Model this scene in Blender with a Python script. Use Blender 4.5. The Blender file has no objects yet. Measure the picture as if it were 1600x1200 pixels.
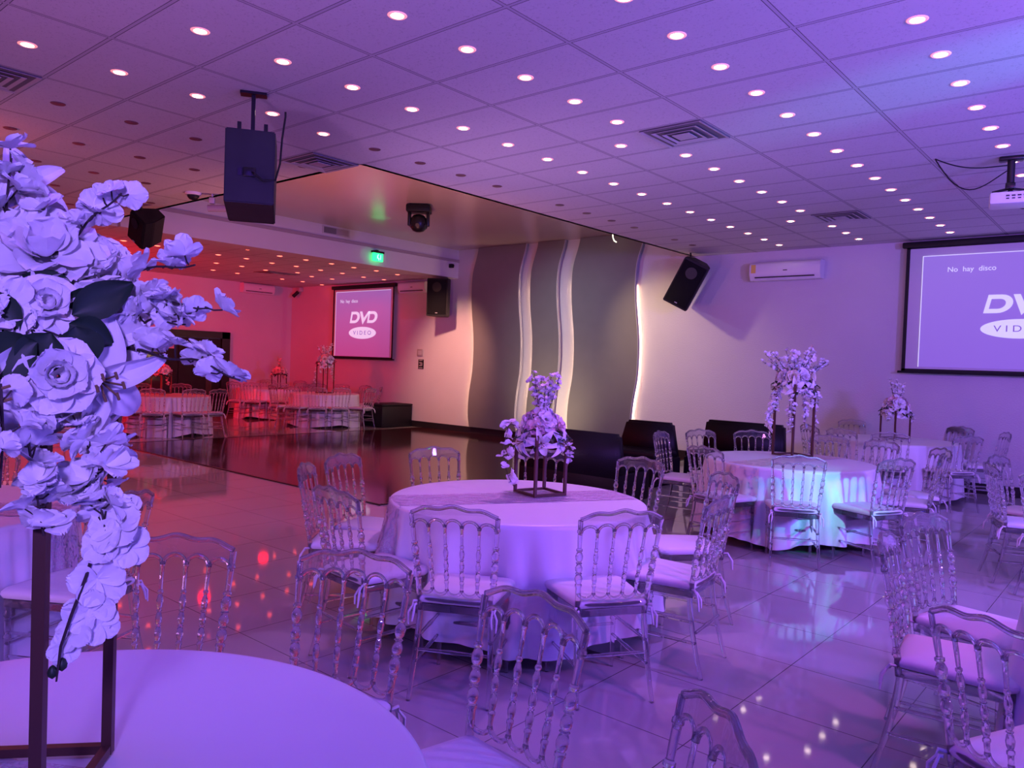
import bpy, bmesh, math, random
import numpy as np
from mathutils import Vector, Matrix, Euler
R = math.radians; PI = math.pi
rnd = random.Random(7)
scn = bpy.context.scene
col = scn.collection

# ------------------------------------------------------------------ camera
F_PX = 1199.0; YAW, PITCH, ROLL = R(40.42), R(-1.48), R(2.07); EYE = 1.62
def cam_axes():
    cy, sy = math.cos(YAW), math.sin(YAW)
    F = np.array([-sy*math.cos(PITCH), cy*math.cos(PITCH), math.sin(PITCH)])
    Rt = np.array([cy, sy, 0.0]); U = np.cross(Rt, F)
    c, s = math.cos(ROLL), math.sin(ROLL)
    return c*Rt+s*U, -s*Rt+c*U, -F
AX = cam_axes(); MC = np.stack(AX)
cam_data = bpy.data.cameras.new('camera'); cam = bpy.data.objects.new('camera', cam_data); col.objects.link(cam)
cam_data.sensor_width = 36.0; cam_data.lens = F_PX*36/1600; cam_data.clip_start = 0.05; cam_data.clip_end = 100
m4 = Matrix.Identity(4)
for i in range(3):
    for j in range(3): m4[j][i] = AX[i][j]
m4.translation = (0, 0, EYE); cam.matrix_world = m4
scn.camera = cam

def ray(x, y): return MC.T @ np.array([x-800, 600-y, -F_PX])
def az(x, y, z): d = ray(x, y); return Vector(np.array([0, 0, EYE])+d*(z-EYE)/d[2])
def ay(x, y, Y): d = ray(x, y); return Vector(np.array([0, 0, EYE])+d*Y/d[1])
def ax(x, y, X): d = ray(x, y); return Vector(np.array([0, 0, EYE])+d*X/d[0])
def ad(x, y, D): d = ray(x, y); return Vector(np.array([0, 0, EYE])+d*D/math.hypot(d[0], d[1]))

# ------------------------------------------------------------------ world, lights, exposure
w = bpy.data.worlds.new('world'); scn.world = w; w.use_nodes = True
w.node_tree.nodes['Background'].inputs[0].default_value = (0.2, 0.05, 0.4, 1)
w.node_tree.nodes['Background'].inputs[1].default_value = 0.02
vs = scn.view_settings
scn.display_settings.display_device = 'sRGB'
vs.view_transform = 'Standard'; vs.look = 'None'; vs.gamma = 1; vs.use_curve_mapping = False; vs.exposure = 0.0
cy_ = scn.cycles
cy_.max_bounces = 10; cy_.diffuse_bounces = 3; cy_.glossy_bounces = 4; cy_.transmission_bounces = 8
cy_.transparent_max_bounces = 24; cy_.caustics_reflective = False; cy_.caustics_refractive = False
cy_.sample_clamp_indirect = 4.0; cy_.use_denoising = True

# LED and fill lamp colours: name -> (power factor, (r, g, b))
LED = {'beam_fill': (1.1, (1.0, 0.32, 0.25)),
       'blue_floor_par': (0.4, (0.08, 0.06, 1.0)),
       'blue_bouquet_fill': (1.4, (0.38, 0.22, 1.0)),
       'blue_stage_light': (0.22, (0.08, 0.05, 1.0)),
       'centre_ceiling_fill': (1.002825, (0.784, 0.391, 1.0)),
       'front_table_fill': (0.6, (0.7, 0.25, 1.0)),
       'lavender_fill': (0.65, (0.14, 0.03, 1.0)),
       'magenta_ceiling_fill': (0.6, (0.8, 0.34, 0.95)),
       'pink_ceiling_fill': (0.1632, (0.0, 0.437, 1.0)),
       'alcove_wall_fill': (3.4058, (1.0, 0.0, 0.0)),
       'red_downlight_beam': (0.0739, (1.0, 0.0, 0.0)),
       'red_alcove_fill': (0.4923, (1.0, 0.0, 0.0)),
       'rose_floor_fill': (1.294, (1.0, 0.131, 0.052)),
       'table_fill': (2.6, (0.8, 0.24, 1.0)),
       'violet_stage_light': (1.618479, (0.25, 0.125, 1.0)),
       'violet_ceiling_fill': (2.0211, (0.0, 0.226, 1.0)),
       'back_wall_fill': (0.65, (0.95, 0.15, 1.0)),
       'warm_corner_spot': (2.4814, (1.0, 0.681, 0.383)),
       'warm_low_spot': (1.7611, (1.0, 0.748, 0.495)),
       'warm_side_spot': (6.2563, (1.0, 0.445, 0.321)),
       'warm_wall_spot': (0.72, (0.6, 0.8, 1.0))}
def light(name, kind, loc, color, energy, target=None, size=0.3, spot=None, blend=0.6):
    if name in LED: energy, color = energy*LED[name][0], LED[name][1]
    d = bpy.data.lights.new(name, kind); d.color = color; d.energy = energy
    if kind == 'AREA': d.shape = 'DISK'; d.size = size
    elif kind == 'SPOT': d.shadow_soft_size = size; d.spot_size = R(spot or 60); d.spot_blend = blend
    else: d.shadow_soft_size = size
    o = bpy.data.objects.new(name, d); col.objects.link(o); o.location = loc
    if target is not None:
        o.rotation_euler = (Vector(target)-Vector(loc)).to_track_quat('-Z', 'Y').to_euler()
    return o
BLUE = (0.16, 0.10, 1.0); VIOLET = (0.42, 0.13, 1.0); PINK = (1.0, 0.20, 0.42); RED = (1.0, 0.02, 0.06); WARM = (1.0, 0.62, 0.38)
# unseen lamps: stage lights and warm spots implied by the tones, plus added fills
light('blue_stage_light', 'AREA', (1.7, -1.6, 2.5), BLUE, 150, (-2.6, 2.6, 0.7), 0.7)
light('violet_stage_light', 'AREA', (3.4, 5.0, 2.7), VIOLET, 260, (-2.5, 9.5, 1.6), 0.8)
light('violet_ceiling_fill', 'SPOT', (2.6, 2.2, 0.9), (0.34, 0.10, 1.0), 300, (0.4, 4.8, 3.7), 0.3, 115, 1.0)  # added unseen lamp that tints the ceiling on the projector side
light('magenta_ceiling_fill', 'SPOT', (-3.0, -1.0, 0.7), (0.75, 0.16, 0.95), 400, (-4.0, 2.4, 3.7), 0.3, 118, 1.0)  # put in to brighten the ceiling above the front tables, fixture unseen
light('pink_ceiling_fill', 'SPOT', (-9.0, 0.2, 0.7), (1.0, 0.20, 0.45), 300, (-9.0, 3.4, 3.7), 0.3, 120, 1.0)  # unseen, added for the tint of the ceiling towards the alcove
light('blue_bouquet_fill', 'SPOT', (0.8, -0.9, 2.3), BLUE, 200, (-1.65, 0.5, 1.65), 0.15, 42, 0.8)  # added lamp that turns the front bouquet blue, cone kept to it
light('table_fill', 'SPOT', (-3.3, 4.6, 3.62), (0.7, 0.4, 1.0), 60, (-3.05, 3.9, 0.76), 0.1, 52, 0.8)  # added overhead so the middle tabletop outshines its skirt
light('front_table_fill', 'SPOT', (-1.2, 0.9, 3.62), (0.5, 0.3, 1.0), 40, (-1.5, 0.6, 0.76), 0.1, 52, 0.8)  # unseen lamp added to brighten the front tabletop
light('blue_floor_par', 'AREA', (1.9, 1.2, 0.5), BLUE, 60, (-2.6, 3.2, 0.5), 0.25)
light('centre_ceiling_fill', 'SPOT', (-6.0, 5.2, 0.5), (0.6, 0.3, 0.9), 200, (-4.6, 7.6, 3.7), 0.3, 120, 1.0)  # added fill for the middle of the tiled ceiling, no fixture stands here
light('lavender_fill', 'AREA', (-2.0, 0.5, 3.5), (0.62, 0.30, 1.0), 90, (-4.0, 6.5, 0.4), 1.2)  # added soft fill over tables, seats and floor
light('warm_side_spot', 'SPOT', (-11.6, 10.0, 3.9), (1.0, 0.7, 0.55), 120, (-12.75, 12.8, 1.5), 0.1, 50, 1.0)
light('warm_corner_spot', 'SPOT', (-8.6, 10.6, 4.0), (1.0, 0.8, 0.75), 120, (-6.9, 12.8, 1.7), 0.08, 62, 1.0)
light('warm_low_spot', 'SPOT', (-9.6, 11.2, 0.4), (1.0, 0.8, 0.75), 60, (-9.6, 12.8, 1.0), 0.1, 100, 1.0)
# red wash of the far alcove
for p in ((-15.0, 8.0, 3.45), (-17.0, 10.6, 3.45), (-15.5, 11.6, 3.45), (-14.6, 5.2, 3.45)):
    light('red_downlight_beam', 'SPOT', p, RED, 300, (p[0], p[1], 0), 0.12, 165, 0.4)
light('red_alcove_fill', 'AREA', (-16.2, 4.0, 0.7), RED, 120, (-16.5, 9.0, 3.6), 0.8)  # added unseen fill, reddens the alcove from below
light('alcove_wall_fill', 'SPOT', (-14.2, 3.4, 3.1), (1.0, 0.10, 0.26), 420, (-19.4, 10.5, 2.0), 0.3, 80, 1.0)  # unseen lamp added to redden the alcove's door wall
light('beam_fill', 'AREA', (-8.0, 6.4, 1.3), (0.8, 0.5, 0.8), 60, (-11.5, 8.5, 4.2), 0.5)  # extra lamp added to lift the beam and raised ceiling
light('back_wall_fill', 'AREA', (1.0, 3.0, 3.3), (0.6, 0.4, 0.9), 100, (-5.5, 12.8, 2.2), 0.5)  # extra unseen lamp, added to colour the back wall
light('rose_floor_fill', 'AREA', (-9.0, 1.5, 3.5), (1.0, 0.25, 0.5), 60, (-8.5, 3.0, 0), 0.6)  # fill added for the rose tone of the floor
# warm wash on the wavy wall
light('warm_wall_spot', 'SPOT', (-9.7, 9.9, 3.9), (1.0, 0.80, 0.66), 230, (-8.9, 12.8, 1.0), 0.12, 110, 1.0)

# ------------------------------------------------------------------ materials
def mat(name, base=(0.8, 0.8, 0.8), rough=0.5, metal=0.0, spec=0.5, emit=None, es=0.0, noise=None, bump=None, coat=0.0, trans=0.0, sub=0.0, alpha=1.0):
    m = bpy.data.materials.new(name); m.use_nodes = True; nt = m.node_tree; b = nt.nodes['Principled BSDF']
    b.inputs['Base Color'].default_value = (*base, 1); b.inputs['Roughness'].default_value = rough
    b.inputs['Metallic'].default_value = metal; b.inputs['Specular IOR Level'].default_value = spec
    b.inputs['Coat Weight'].default_value = coat; b.inputs['Transmission Weight'].default_value = trans
    if sub: b.inputs['Subsurface Weight'].default_value = sub; b.inputs['Subsurface Radius'].default_value = (0.01, 0.01, 0.01)
    if emit: b.inputs['Emission Color'].default_value = (*emit, 1); b.inputs['Emission Strength'].default_value = es
    tc = nt.nodes.new('ShaderNodeTexCoord')
    if noise:
        sc, amt = noise
        n = nt.nodes.new('ShaderNodeTexNoise'); n.inputs['Scale'].default_value = sc; n.inputs['Detail'].default_value = 5
        nt.links.new(tc.outputs['Object'], n.inputs['Vector'])
        mx = nt.nodes.new('ShaderNodeMix'); mx.data_type = 'RGBA'
        mx.inputs['A'].default_value = (*[c*(1-amt) for c in base], 1); mx.inputs['B'].default_value = (*[min(1, c*(1+amt)) for c in base], 1)
        nt.links.new(n.outputs['Fac'], mx.inputs['Factor']); nt.links.new(mx.outputs['Result'], b.inputs['Base Color'])
    if bump:
        sc, st = bump
        n = nt.nodes.new('ShaderNodeTexNoise'); n.inputs['Scale'].default_value = sc; n.inputs['Detail'].default_value = 4
        nt.links.new(tc.outputs['Object'], n.inputs['Vector'])
        bp = nt.nodes.new('ShaderNodeBump'); bp.inputs['Strength'].default_value = st; bp.inputs['Distance'].default_value = 0.01
        nt.links.new(n.outputs['Fac'], bp.inputs['Height']); nt.links.new(bp.outputs['Normal'], b.inputs['Normal'])
    return m

def mnode(nt, op, a, b=None, c=None):
    n = nt.nodes.new('ShaderNodeMath'); n.operation = op
    for i, v in enumerate((a, b, c)):
        if v is None: continue
        if isinstance(v, (int, float)): n.inputs[i].default_value = v
        else: nt.links.new(v, n.inputs[i])
    return n.outputs[0]

def grid_mat(name, x0, px, y0, py, half, base, line, rough, bumpsc=0, speck=0.0, noisesc=2.0, noiseamt=0.05, spec=0.5, edge=None):
    """surface divided by straight joints at x0+k*px and y0+k*py (object coordinates)"""
    m = mat(name, base, rough, spec=spec); nt = m.node_tree; b = nt.nodes['Principled BSDF']
    tc = nt.nodes.new('ShaderNodeTexCoord'); sp = nt.nodes.new('ShaderNodeSeparateXYZ'); nt.links.new(tc.outputs['Object'], sp.inputs[0])
    def dist(sock, o, p):
        t = mnode(nt, 'DIVIDE', mnode(nt, 'SUBTRACT', sock, o), p)
        fr = mnode(nt, 'SUBTRACT', t, mnode(nt, 'ROUND', t))
        return mnode(nt, 'MULTIPLY', mnode(nt, 'ABSOLUTE', fr), p)
    dm = mnode(nt, 'MINIMUM', dist(sp.outputs[0], x0, px), dist(sp.outputs[1], y0, py))
    isl = mnode(nt, 'LESS_THAN', dm, half)
    n = nt.nodes.new('ShaderNodeTexNoise'); n.inputs['Scale'].default_value = noisesc; n.inputs['Detail'].default_value = 6
    nt.links.new(tc.outputs['Object'], n.inputs['Vector'])
    mx = nt.nodes.new('ShaderNodeMix'); mx.data_type = 'RGBA'
    mx.inputs['A'].default_value = (*[c*(1-noiseamt) for c in base], 1); mx.inputs['B'].default_value = (*[min(1, c*(1+noiseamt)) for c in base], 1)
    nt.links.new(n.outputs['Fac'], mx.inputs['Factor']); last = mx.outputs['Result']
    if speck:
        v = nt.nodes.new('ShaderNodeTexNoise'); v.inputs['Scale'].default_value = 55; v.inputs['Detail'].default_value = 3; v.inputs['Roughness'].default_value = 0.8
        nt.links.new(tc.outputs['Object'], v.inputs['Vector'])
        f = mnode(nt, 'GREATER_THAN', v.outputs['Fac'], 0.60)
        m2 = nt.nodes.new('ShaderNodeMix'); m2.data_type = 'RGBA'; m2.inputs['B'].default_value = (*[c*(1-speck) for c in base], 1)
        nt.links.new(last, m2.inputs['A']); nt.links.new(f, m2.inputs['Factor']); last = m2.outputs['Result']
    m3 = nt.nodes.new('ShaderNodeMix'); m3.data_type = 'RGBA'; nt.links.new(last, m3.inputs['A']); m3.inputs['B'].default_value = (*line, 1)
    nt.links.new(isl, m3.inputs['Factor']); last = m3.outputs['Result']
    if edge:   # a narrow darker shadow gap each side of the joint bar
        isb = mnode(nt, 'MULTIPLY', mnode(nt, 'LESS_THAN', dm, half+edge[0]), mnode(nt, 'SUBTRACT', 1.0, isl))
        m5 = nt.nodes.new('ShaderNodeMix'); m5.data_type = 'RGBA'; nt.links.new(last, m5.inputs['A']); m5.inputs['B'].default_value = (*edge[1], 1)
        nt.links.new(isb, m5.inputs['Factor']); last = m5.outputs['Result']
    nt.links.new(last, b.inputs['Base Color'])
    bp = nt.nodes.new('ShaderNodeBump'); bp.inputs['Strength'].default_value = 0.35; bp.inputs['Distance'].default_value = 0.004
    nt.links.new(mnode(nt, 'MINIMUM', dm, half*1.6), bp.inputs['Height']); nt.links.new(bp.outputs['Normal'], b.inputs['Normal'])
    return m

M = {}
M['floor'] = grid_mat('porcelain_tile', -1.52, 0.63, 3.64, 0.63, 0.0025, (0.46, 0.44, 0.44), (0.10, 0.09, 0.10), 0.045, noisesc=1.3, noiseamt=0.10)
M['ceiling'] = grid_mat('mineral_ceiling_tile', -1.80, 1.22, 3.375, 0.61, 0.011, (0.62, 0.60, 0.61), (0.50, 0.48, 0.50), 0.9, speck=0.22, noisesc=0.8, noiseamt=0.06, edge=(0.005, (0.10, 0.08, 0.10)))
M['smooth_ceiling'] = mat('satin_painted_board', (0.56, 0.50, 0.46), 0.22, noise=(0.7, 0.06), bump=(1.2, 0.15))
M['wall'] = mat('textured_white_plaster', (0.62, 0.60, 0.60), 0.75, noise=(1.5, 0.05), bump=(45, 0.5))
M['beam'] = mat('painted_beam', (0.62, 0.60, 0.60), 0.7, noise=(2, 0.04))
M['moulding'] = mat('dusky_moulding', (0.36, 0.30, 0.32), 0.6)
M['gray_panel'] = mat('grey_linen_panel', (0.20, 0.195, 0.175), 0.8, noise=(3, 0.08), bump=(160, 0.35))
M['panel_edge'] = mat('panel_edge_grey', (0.42, 0.42, 0.42), 0.6)
M['baseboard'] = mat('black_skirting', (0.02, 0.015, 0.018), 0.35)
M['dance'] = mat('dark_red_parquet', (0.060, 0.012, 0.014), 0.10, noise=(1.6, 0.25), spec=0.32)
M['dance_edge'] = mat('dance_floor_edge', (0.03, 0.01, 0.012), 0.3)
M['black'] = mat('black_plastic', (0.007, 0.007, 0.010), 0.5, spec=0.35, noise=(30, 0.2))
M['black_metal'] = mat('black_metal', (0.02, 0.02, 0.022), 0.35, 0.5)
M['grille'] = mat('speaker_grille', (0.005, 0.005, 0.006), 0.7, spec=0.2, bump=(400, 0.6))
M['leather'] = mat('black_leatherette', (0.007, 0.005, 0.008), 0.5, spec=0.3, bump=(60, 0.25))
M['cloth'] = mat('white_satin_cloth', (0.80, 0.80, 0.82), 0.38, spec=0.55, noise=(4, 0.03), bump=(9, 0.12))
M['cushion'] = mat('white_cushion_cloth', (0.80, 0.78, 0.80), 0.7, bump=(300, 0.15), noise=(6, 0.04))
M['petal'] = mat('white_silk_petal', (0.86, 0.84, 0.86), 0.65, sub=0.0, noise=(25, 0.08))
M['petal_pink'] = mat('blush_silk_petal', (0.84, 0.60, 0.62), 0.65, noise=(25, 0.08))
M['petal_coral'] = mat('coral_silk_petal', (0.85, 0.42, 0.36), 0.65, noise=(25, 0.1))
M['petal_cream'] = mat('cream_silk_petal', (0.88, 0.84, 0.66), 0.65, noise=(25, 0.05))
M['stamen'] = mat('stamen_brown', (0.20, 0.12, 0.05), 0.7)
M['stem'] = mat('dark_wire_stem', (0.035, 0.02, 0.02), 0.6)
M['leaf'] = mat('dark_green_leaf', (0.012, 0.035, 0.016), 0.5, noise=(12, 0.3))
M['bronze'] = mat('bronze_painted_metal', (0.10, 0.045, 0.035), 0.45, 0.3)
M['white_plastic'] = mat('white_plastic', (0.75, 0.75, 0.75), 0.35)
M['dark_slot'] = mat('dark_slot', (0.03, 0.03, 0.03), 0.6)
M['vent'] = mat('vent_metal', (0.50, 0.48, 0.50), 0.5, 0.1)
M['vent_dark'] = mat('vent_shadow_gap', (0.16, 0.15, 0.16), 0.8)
M['trim_ring'] = mat('downlight_ring', (0.85, 0.6, 0.55), 0.4, emit=(1.0, 0.28, 0.24), es=0.9)
M['lamp_on'] = mat('lamp_glow_warm', (1, 1, 1), 0.5, emit=(1.0, 0.78, 0.66), es=15)
M['lamp_cool'] = mat('lamp_glow_cool', (1, 1, 1), 0.5, emit=(0.72, 0.86, 1.0), es=15)
M['lamp_off'] = mat('lamp_lens_off', (0.16, 0.08, 0.09), 0.4)
M['lamp_red'] = mat('lamp_glow_red', (1, 0.2, 0.1), 0.5, emit=(1.0, 0.06, 0.03), es=14)
M['door_dark'] = mat('dark_door_panel', (0.010, 0.007, 0.008), 0.5, spec=0.3)
M['door_frame'] = mat('black_door_frame', (0.01, 0.008, 0.01), 0.4)
M['paper'] = mat('paper_notice', (0.5, 0.45, 0.45), 0.7)
M['exit_green'] = mat('exit_sign_glow', (0.05, 0.8, 0.3), 0.4, emit=(0.02, 1.0, 0.22), es=2.2)
M['exit_text'] = mat('exit_sign_white', (0.9, 1, 0.9), 0.4, emit=(0.35, 1.0, 0.6), es=1.6)
M['table_wood'] = mat('folding_table_plastic', (0.5, 0.48, 0.46), 0.5)
M['gold'] = mat('gilt_plastic', (0.6, 0.42, 0.2), 0.3, 0.6)
M['yellow_label'] = mat('yellow_energy_label', (0.8, 0.6, 0.12), 0.6)
M['tape'] = mat('warm_led_tape', (1, 1, 1), 0.5, emit=(1.0, 0.62, 0.42), es=85)
M['glow_cord'] = mat('glow_cord', (1, 1, 0.8), 0.5, emit=(1.0, 0.95, 0.6), es=4)

def glass_mat():
    m = bpy.data.materials.new('clear_acrylic'); m.use_nodes = True; nt = m.node_tree; nt.nodes.clear()
    o = nt.nodes.new('ShaderNodeOutputMaterial'); g = nt.nodes.new('ShaderNodeBsdfGlass'); t = nt.nodes.new('ShaderNodeBsdfTransparent')
    g.inputs['IOR'].default_value = 1.43; g.inputs['Roughness'].default_value = 0.015; g.inputs['Color'].default_value = (0.97, 0.96, 0.98, 1)
    t.inputs['Color'].default_value = (0.97, 0.96, 0.98, 1)
    d = nt.nodes.new('ShaderNodeBsdfDiffuse'); d.inputs['Color'].default_value = (0.75, 0.75, 0.8, 1)
    m0 = nt.nodes.new('ShaderNodeMixShader'); m0.inputs[0].default_value = 0.86
    nt.links.new(t.outputs[0], m0.inputs[1]); nt.links.new(g.outputs[0], m0.inputs[2])
    m1 = nt.nodes.new('ShaderNodeMixShader'); m1.inputs[0].default_value = 0.05
    nt.links.new(m0.outputs[0], m1.inputs[1]); nt.links.new(d.outputs[0], m1.inputs[2])
    nt.links.new(m1.outputs[0], o.inputs[0]); return m
M['acrylic'] = glass_mat()

def lace_mat(name, colr, scale, cover):
    m = bpy.data.materials.new(name); m.use_nodes = True; nt = m.node_tree; b = nt.nodes['Principled BSDF']
    b.inputs['Base Color'].default_value = (*colr, 1); b.inputs['Roughness'].default_value = 0.6
    out = nt.nodes['Material Output']; tc = nt.nodes.new('ShaderNodeTexCoord')
    v = nt.nodes.new('ShaderNodeTexVoronoi'); v.inputs['Scale'].default_value = scale; v.feature = 'DISTANCE_TO_EDGE'
    nz = nt.nodes.new('ShaderNodeTexNoise'); nz.inputs['Scale'].default_value = scale*0.35; nz.inputs['Detail'].default_value = 3
    nt.links.new(tc.outputs['Object'], v.inputs['Vector']); nt.links.new(tc.outputs['Object'], nz.inputs['Vector'])
    a = mnode(nt, 'LESS_THAN', v.outputs['Distance'], 0.09)
    c = mnode(nt, 'GREATER_THAN', nz.outputs['Fac'], cover)
    f = mnode(nt, 'MAXIMUM', a, c)
    t = nt.nodes.new('ShaderNodeBsdfTransparent'); mx = nt.nodes.new('ShaderNodeMixShader')
    nt.links.new(f, mx.inputs[0]); nt.links.new(t.outputs[0], mx.inputs[1]); nt.links.new(b.outputs[0], mx.inputs[2])
    nt.links.new(mx.outputs[0], out.inputs[0]); return m
M['lace'] = lace_mat('lace_runner_weave', (0.62, 0.50, 0.58), 70, 0.54)
M['sequin'] = lace_mat('sequin_runner', (0.75, 0.62, 0.55), 45, 0.46)

def screen_mat(name, a, b_, strength, axis=2, lo=-1.0, hi=1.0):
    """projected picture: a screen gives off light, tinted from one end to the other as the picture shown on it is"""
    m = bpy.data.materials.new(name); m.use_nodes = True; nt = m.node_tree; b = nt.nodes['Principled BSDF']
    b.inputs['Base Color'].default_value = (0.3, 0.3, 0.3, 1); b.inputs['Roughness'].default_value = 0.8
    tc = nt.nodes.new('ShaderNodeTexCoord'); sp = nt.nodes.new('ShaderNodeSeparateXYZ'); nt.links.new(tc.outputs['Object'], sp.inputs[0])
    mr = nt.nodes.new('ShaderNodeMapRange'); mr.inputs[1].default_value = lo; mr.inputs[2].default_value = hi; nt.links.new(sp.outputs[axis], mr.inputs[0])
    mx = nt.nodes.new('ShaderNodeMix'); mx.data_type = 'RGBA'; mx.inputs['A'].default_value = (*a, 1); mx.inputs['B'].default_value = (*b_, 1)
    nt.links.new(mr.outputs[0], mx.inputs['Factor']); nt.links.new(mx.outputs['Result'], b.inputs['Emission Color'])
    b.inputs['Emission Strength'].default_value = strength; return m
M['pict_big'] = screen_mat('projected_picture_violet', (0.20, 0.09, 0.62), (0.24, 0.13, 0.66), 0.75)
M['pict_small'] = screen_mat('projected_picture_magenta', (0.42, 0.05, 0.26), (0.30, 0.14, 0.55), 0.7)
M['pict_white'] = mat('projected_white', (0.5, 0.5, 0.5), 0.8, emit=(0.62, 0.60, 0.92), es=0.85)
M['pict_ink'] = mat('projected_violet_ink', (0.2, 0.15, 0.3), 0.8, emit=(0.20, 0.09, 0.5), es=0.7)
M['screen_cloth'] = mat('white_screen_cloth', (0.62, 0.6, 0.62), 0.8)

# ------------------------------------------------------------------ mesh helper
class MB:
    def __init__(s): s.v = []; s.f = []
    def add(s, vs_, fs_, mtx=None):
        n = len(s.v)
        s.v += [tuple(mtx @ Vector(p)) if mtx is not None else tuple(p) for p in vs_]
        s.f += [tuple(i+n for i in f) for f in fs_]
        return s
    def box(s, c, d, mtx=None):
        x, y, z = (k/2 for k in d); cx, cy, cz = c
        vs_ = [(cx+a*x, cy+b*y, cz+e*z) for a in (-1, 1) for b in (-1, 1) for e in (-1, 1)]
        return s.add(vs_, [(0, 1, 3, 2), (4, 6, 7, 5), (0, 4, 5, 1), (2, 3, 7, 6), (0, 2, 6, 4), (1, 5, 7, 3)], mtx)
    def rbox(s, c, d, r=0.02, seg=2, mtx=None):
        bm = bmesh.new(); bmesh.ops.create_cube(bm, size=1)
        for v in bm.verts: v.co = Vector((v.co.x*d[0]+c[0], v.co.y*d[1]+c[1], v.co.z*d[2]+c[2]))
        bmesh.ops.bevel(bm, geom=bm.edges[:], offset=r, segments=seg, affect='EDGES', profile=0.5)
        vs_ = [tuple(v.co) for v in bm.verts]; fs_ = [tuple(v.index for v in f.verts) for f in bm.faces]; bm.free()
        return s.add(vs_, fs_, mtx)
    def tube(s, pts, rad, n=8, mtx=None, cap=True):
        pts = [Vector(p) for p in pts]; k = len(pts)
        rad = rad if isinstance(rad, (list, tuple)) else [rad]*k
        vs_ = []; t0 = (pts[1]-pts[0]).normalized()
        up = Vector((0, 0, 1)) if abs(t0.z) < 0.9 else Vector((1, 0, 0))
        a = t0.cross(up).normalized()
        for i, p in enumerate(pts):
            t = (pts[min(i+1, k-1)]-pts[max(i-1, 0)])
            if t.length < 1e-9: t = t0
            t.normalize(); a = (a-t*a.dot(t)).normalized(); b = t.cross(a)
            for j in range(n):
                q = 2*PI*j/n; vs_.append(p+(a*math.cos(q)+b*math.sin(q))*rad[i])
        fs_ = [(i*n+j, i*n+(j+1) % n, (i+1)*n+(j+1) % n, (i+1)*n+j) for i in range(k-1) for j in range(n)]
        if cap: fs_ += [tuple(range(n-1, -1, -1)), tuple((k-1)*n+j for j in range(n))]
        return s.add(vs_, fs_, mtx)
    def lathe(s, prof, n=24, mtx=None):
        vs_ = []; k = len(prof)
        for r, z in prof:
            for j in range(n): q = 2*PI*j/n; vs_.append((r*math.cos(q), r*math.sin(q), z))
        fs_ = [(i*n+j, i*n+(j+1) % n, (i+1)*n+(j+1) % n, (i+1)*n+j) for i in range(k-1) for j in range(n)]
        fs_ += [tuple(range(n-1, -1, -1)), tuple((k-1)*n+j for j in range(n))]
        return s.add(vs_, fs_, mtx)
    def grid(s, fn, nu, nv, mtx=None):
        vs_ = [fn(i/nu, j/nv) for j in range(nv+1) for i in range(nu+1)]
        fs_ = [(j*(nu+1)+i, j*(nu+1)+i+1, (j+1)*(nu+1)+i+1, (j+1)*(nu+1)+i) for j in range(nv) for i in range(nu)]
        return s.add(vs_, fs_, mtx)
    def prism(s, poly, depth, mtx=None):
        """polygon in local xz extruded along +y by depth"""
        n = len(poly)
        vs_ = [(x, 0, z) for x, z in poly]+[(x, depth, z) for x, z in poly]
        fs_ = [tuple(range(n)), tuple(range(2*n-1, n-1, -1))]+[(i, i+n, (i+1) % n+n, (i+1) % n) for i in range(n)]
        return s.add(vs_, fs_, mtx)
    def mesh(s, name, m, smooth=True, angle=40):
        me = bpy.data.meshes.new(name); me.from_pydata(s.v, [], s.f); me.materials.append(m)
        bm = bmesh.new(); bm.from_mesh(me); bmesh.ops.recalc_face_normals(bm, faces=bm.faces[:]); bm.to_mesh(me); bm.free()
        if smooth:
            me.polygons.foreach_set('use_smooth', [True]*len(me.polygons))
            me.set_sharp_from_angle(angle=R(angle))
        me.update(); return me
    def build(s, name, m, parent=None, smooth=True, loc=None, angle=40):
        o = bpy.data.objects.new(name, s.mesh(name, m, smooth, angle)); col.objects.link(o)
        if parent is not None: o.parent = parent
        if loc is not None: o.location = loc
        return o

def tag(o, label=None, cat=None, group=None, kind=None):
    if label: o['label'] = label
    if cat: o['category'] = cat
    if group: o['group'] = group
    if kind: o['kind'] = kind
    return o
def empty(name, loc=(0, 0, 0), rz=0.0, rot=None):
    o = bpy.data.objects.new(name, None); col.objects.link(o); o.location = loc
    o.rotation_euler = rot if rot is not None else (0, 0, rz); o.empty_display_size = 0.1
    return o
def copy_tree(o, parent=None):
    c = o.copy(); col.objects.link(c); c.parent = parent
    for ch in list(o.children): copy_tree(ch, c)
    return c
def struct(mb, name, m, smooth=False): return tag(mb.build(name, m, None, smooth), kind='structure')
def text_mesh(txt, size, m, name, parent, loc, rot, ext=0.002, shear=0.0, scale=(1, 1, 1)):
    cu = bpy.data.curves.new(name, 'FONT'); cu.body = txt; cu.size = size; cu.extrude = ext; cu.align_x = 'CENTER'; cu.align_y = 'CENTER'; cu.shear = shear
    tmp = bpy.data.objects.new('lettering_source', cu); col.objects.link(tmp)
    bpy.context.view_layer.update()
    me = bpy.data.meshes.new_from_object(tmp.evaluated_get(bpy.context.evaluated_depsgraph_get()))
    bpy.data.objects.remove(tmp); me.materials.clear(); me.materials.append(m)
    o = bpy.data.objects.new(name, me); col.objects.link(o); o.parent = parent; o.location = loc; o.rotation_euler = rot; o.scale = scale
    return o

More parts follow.
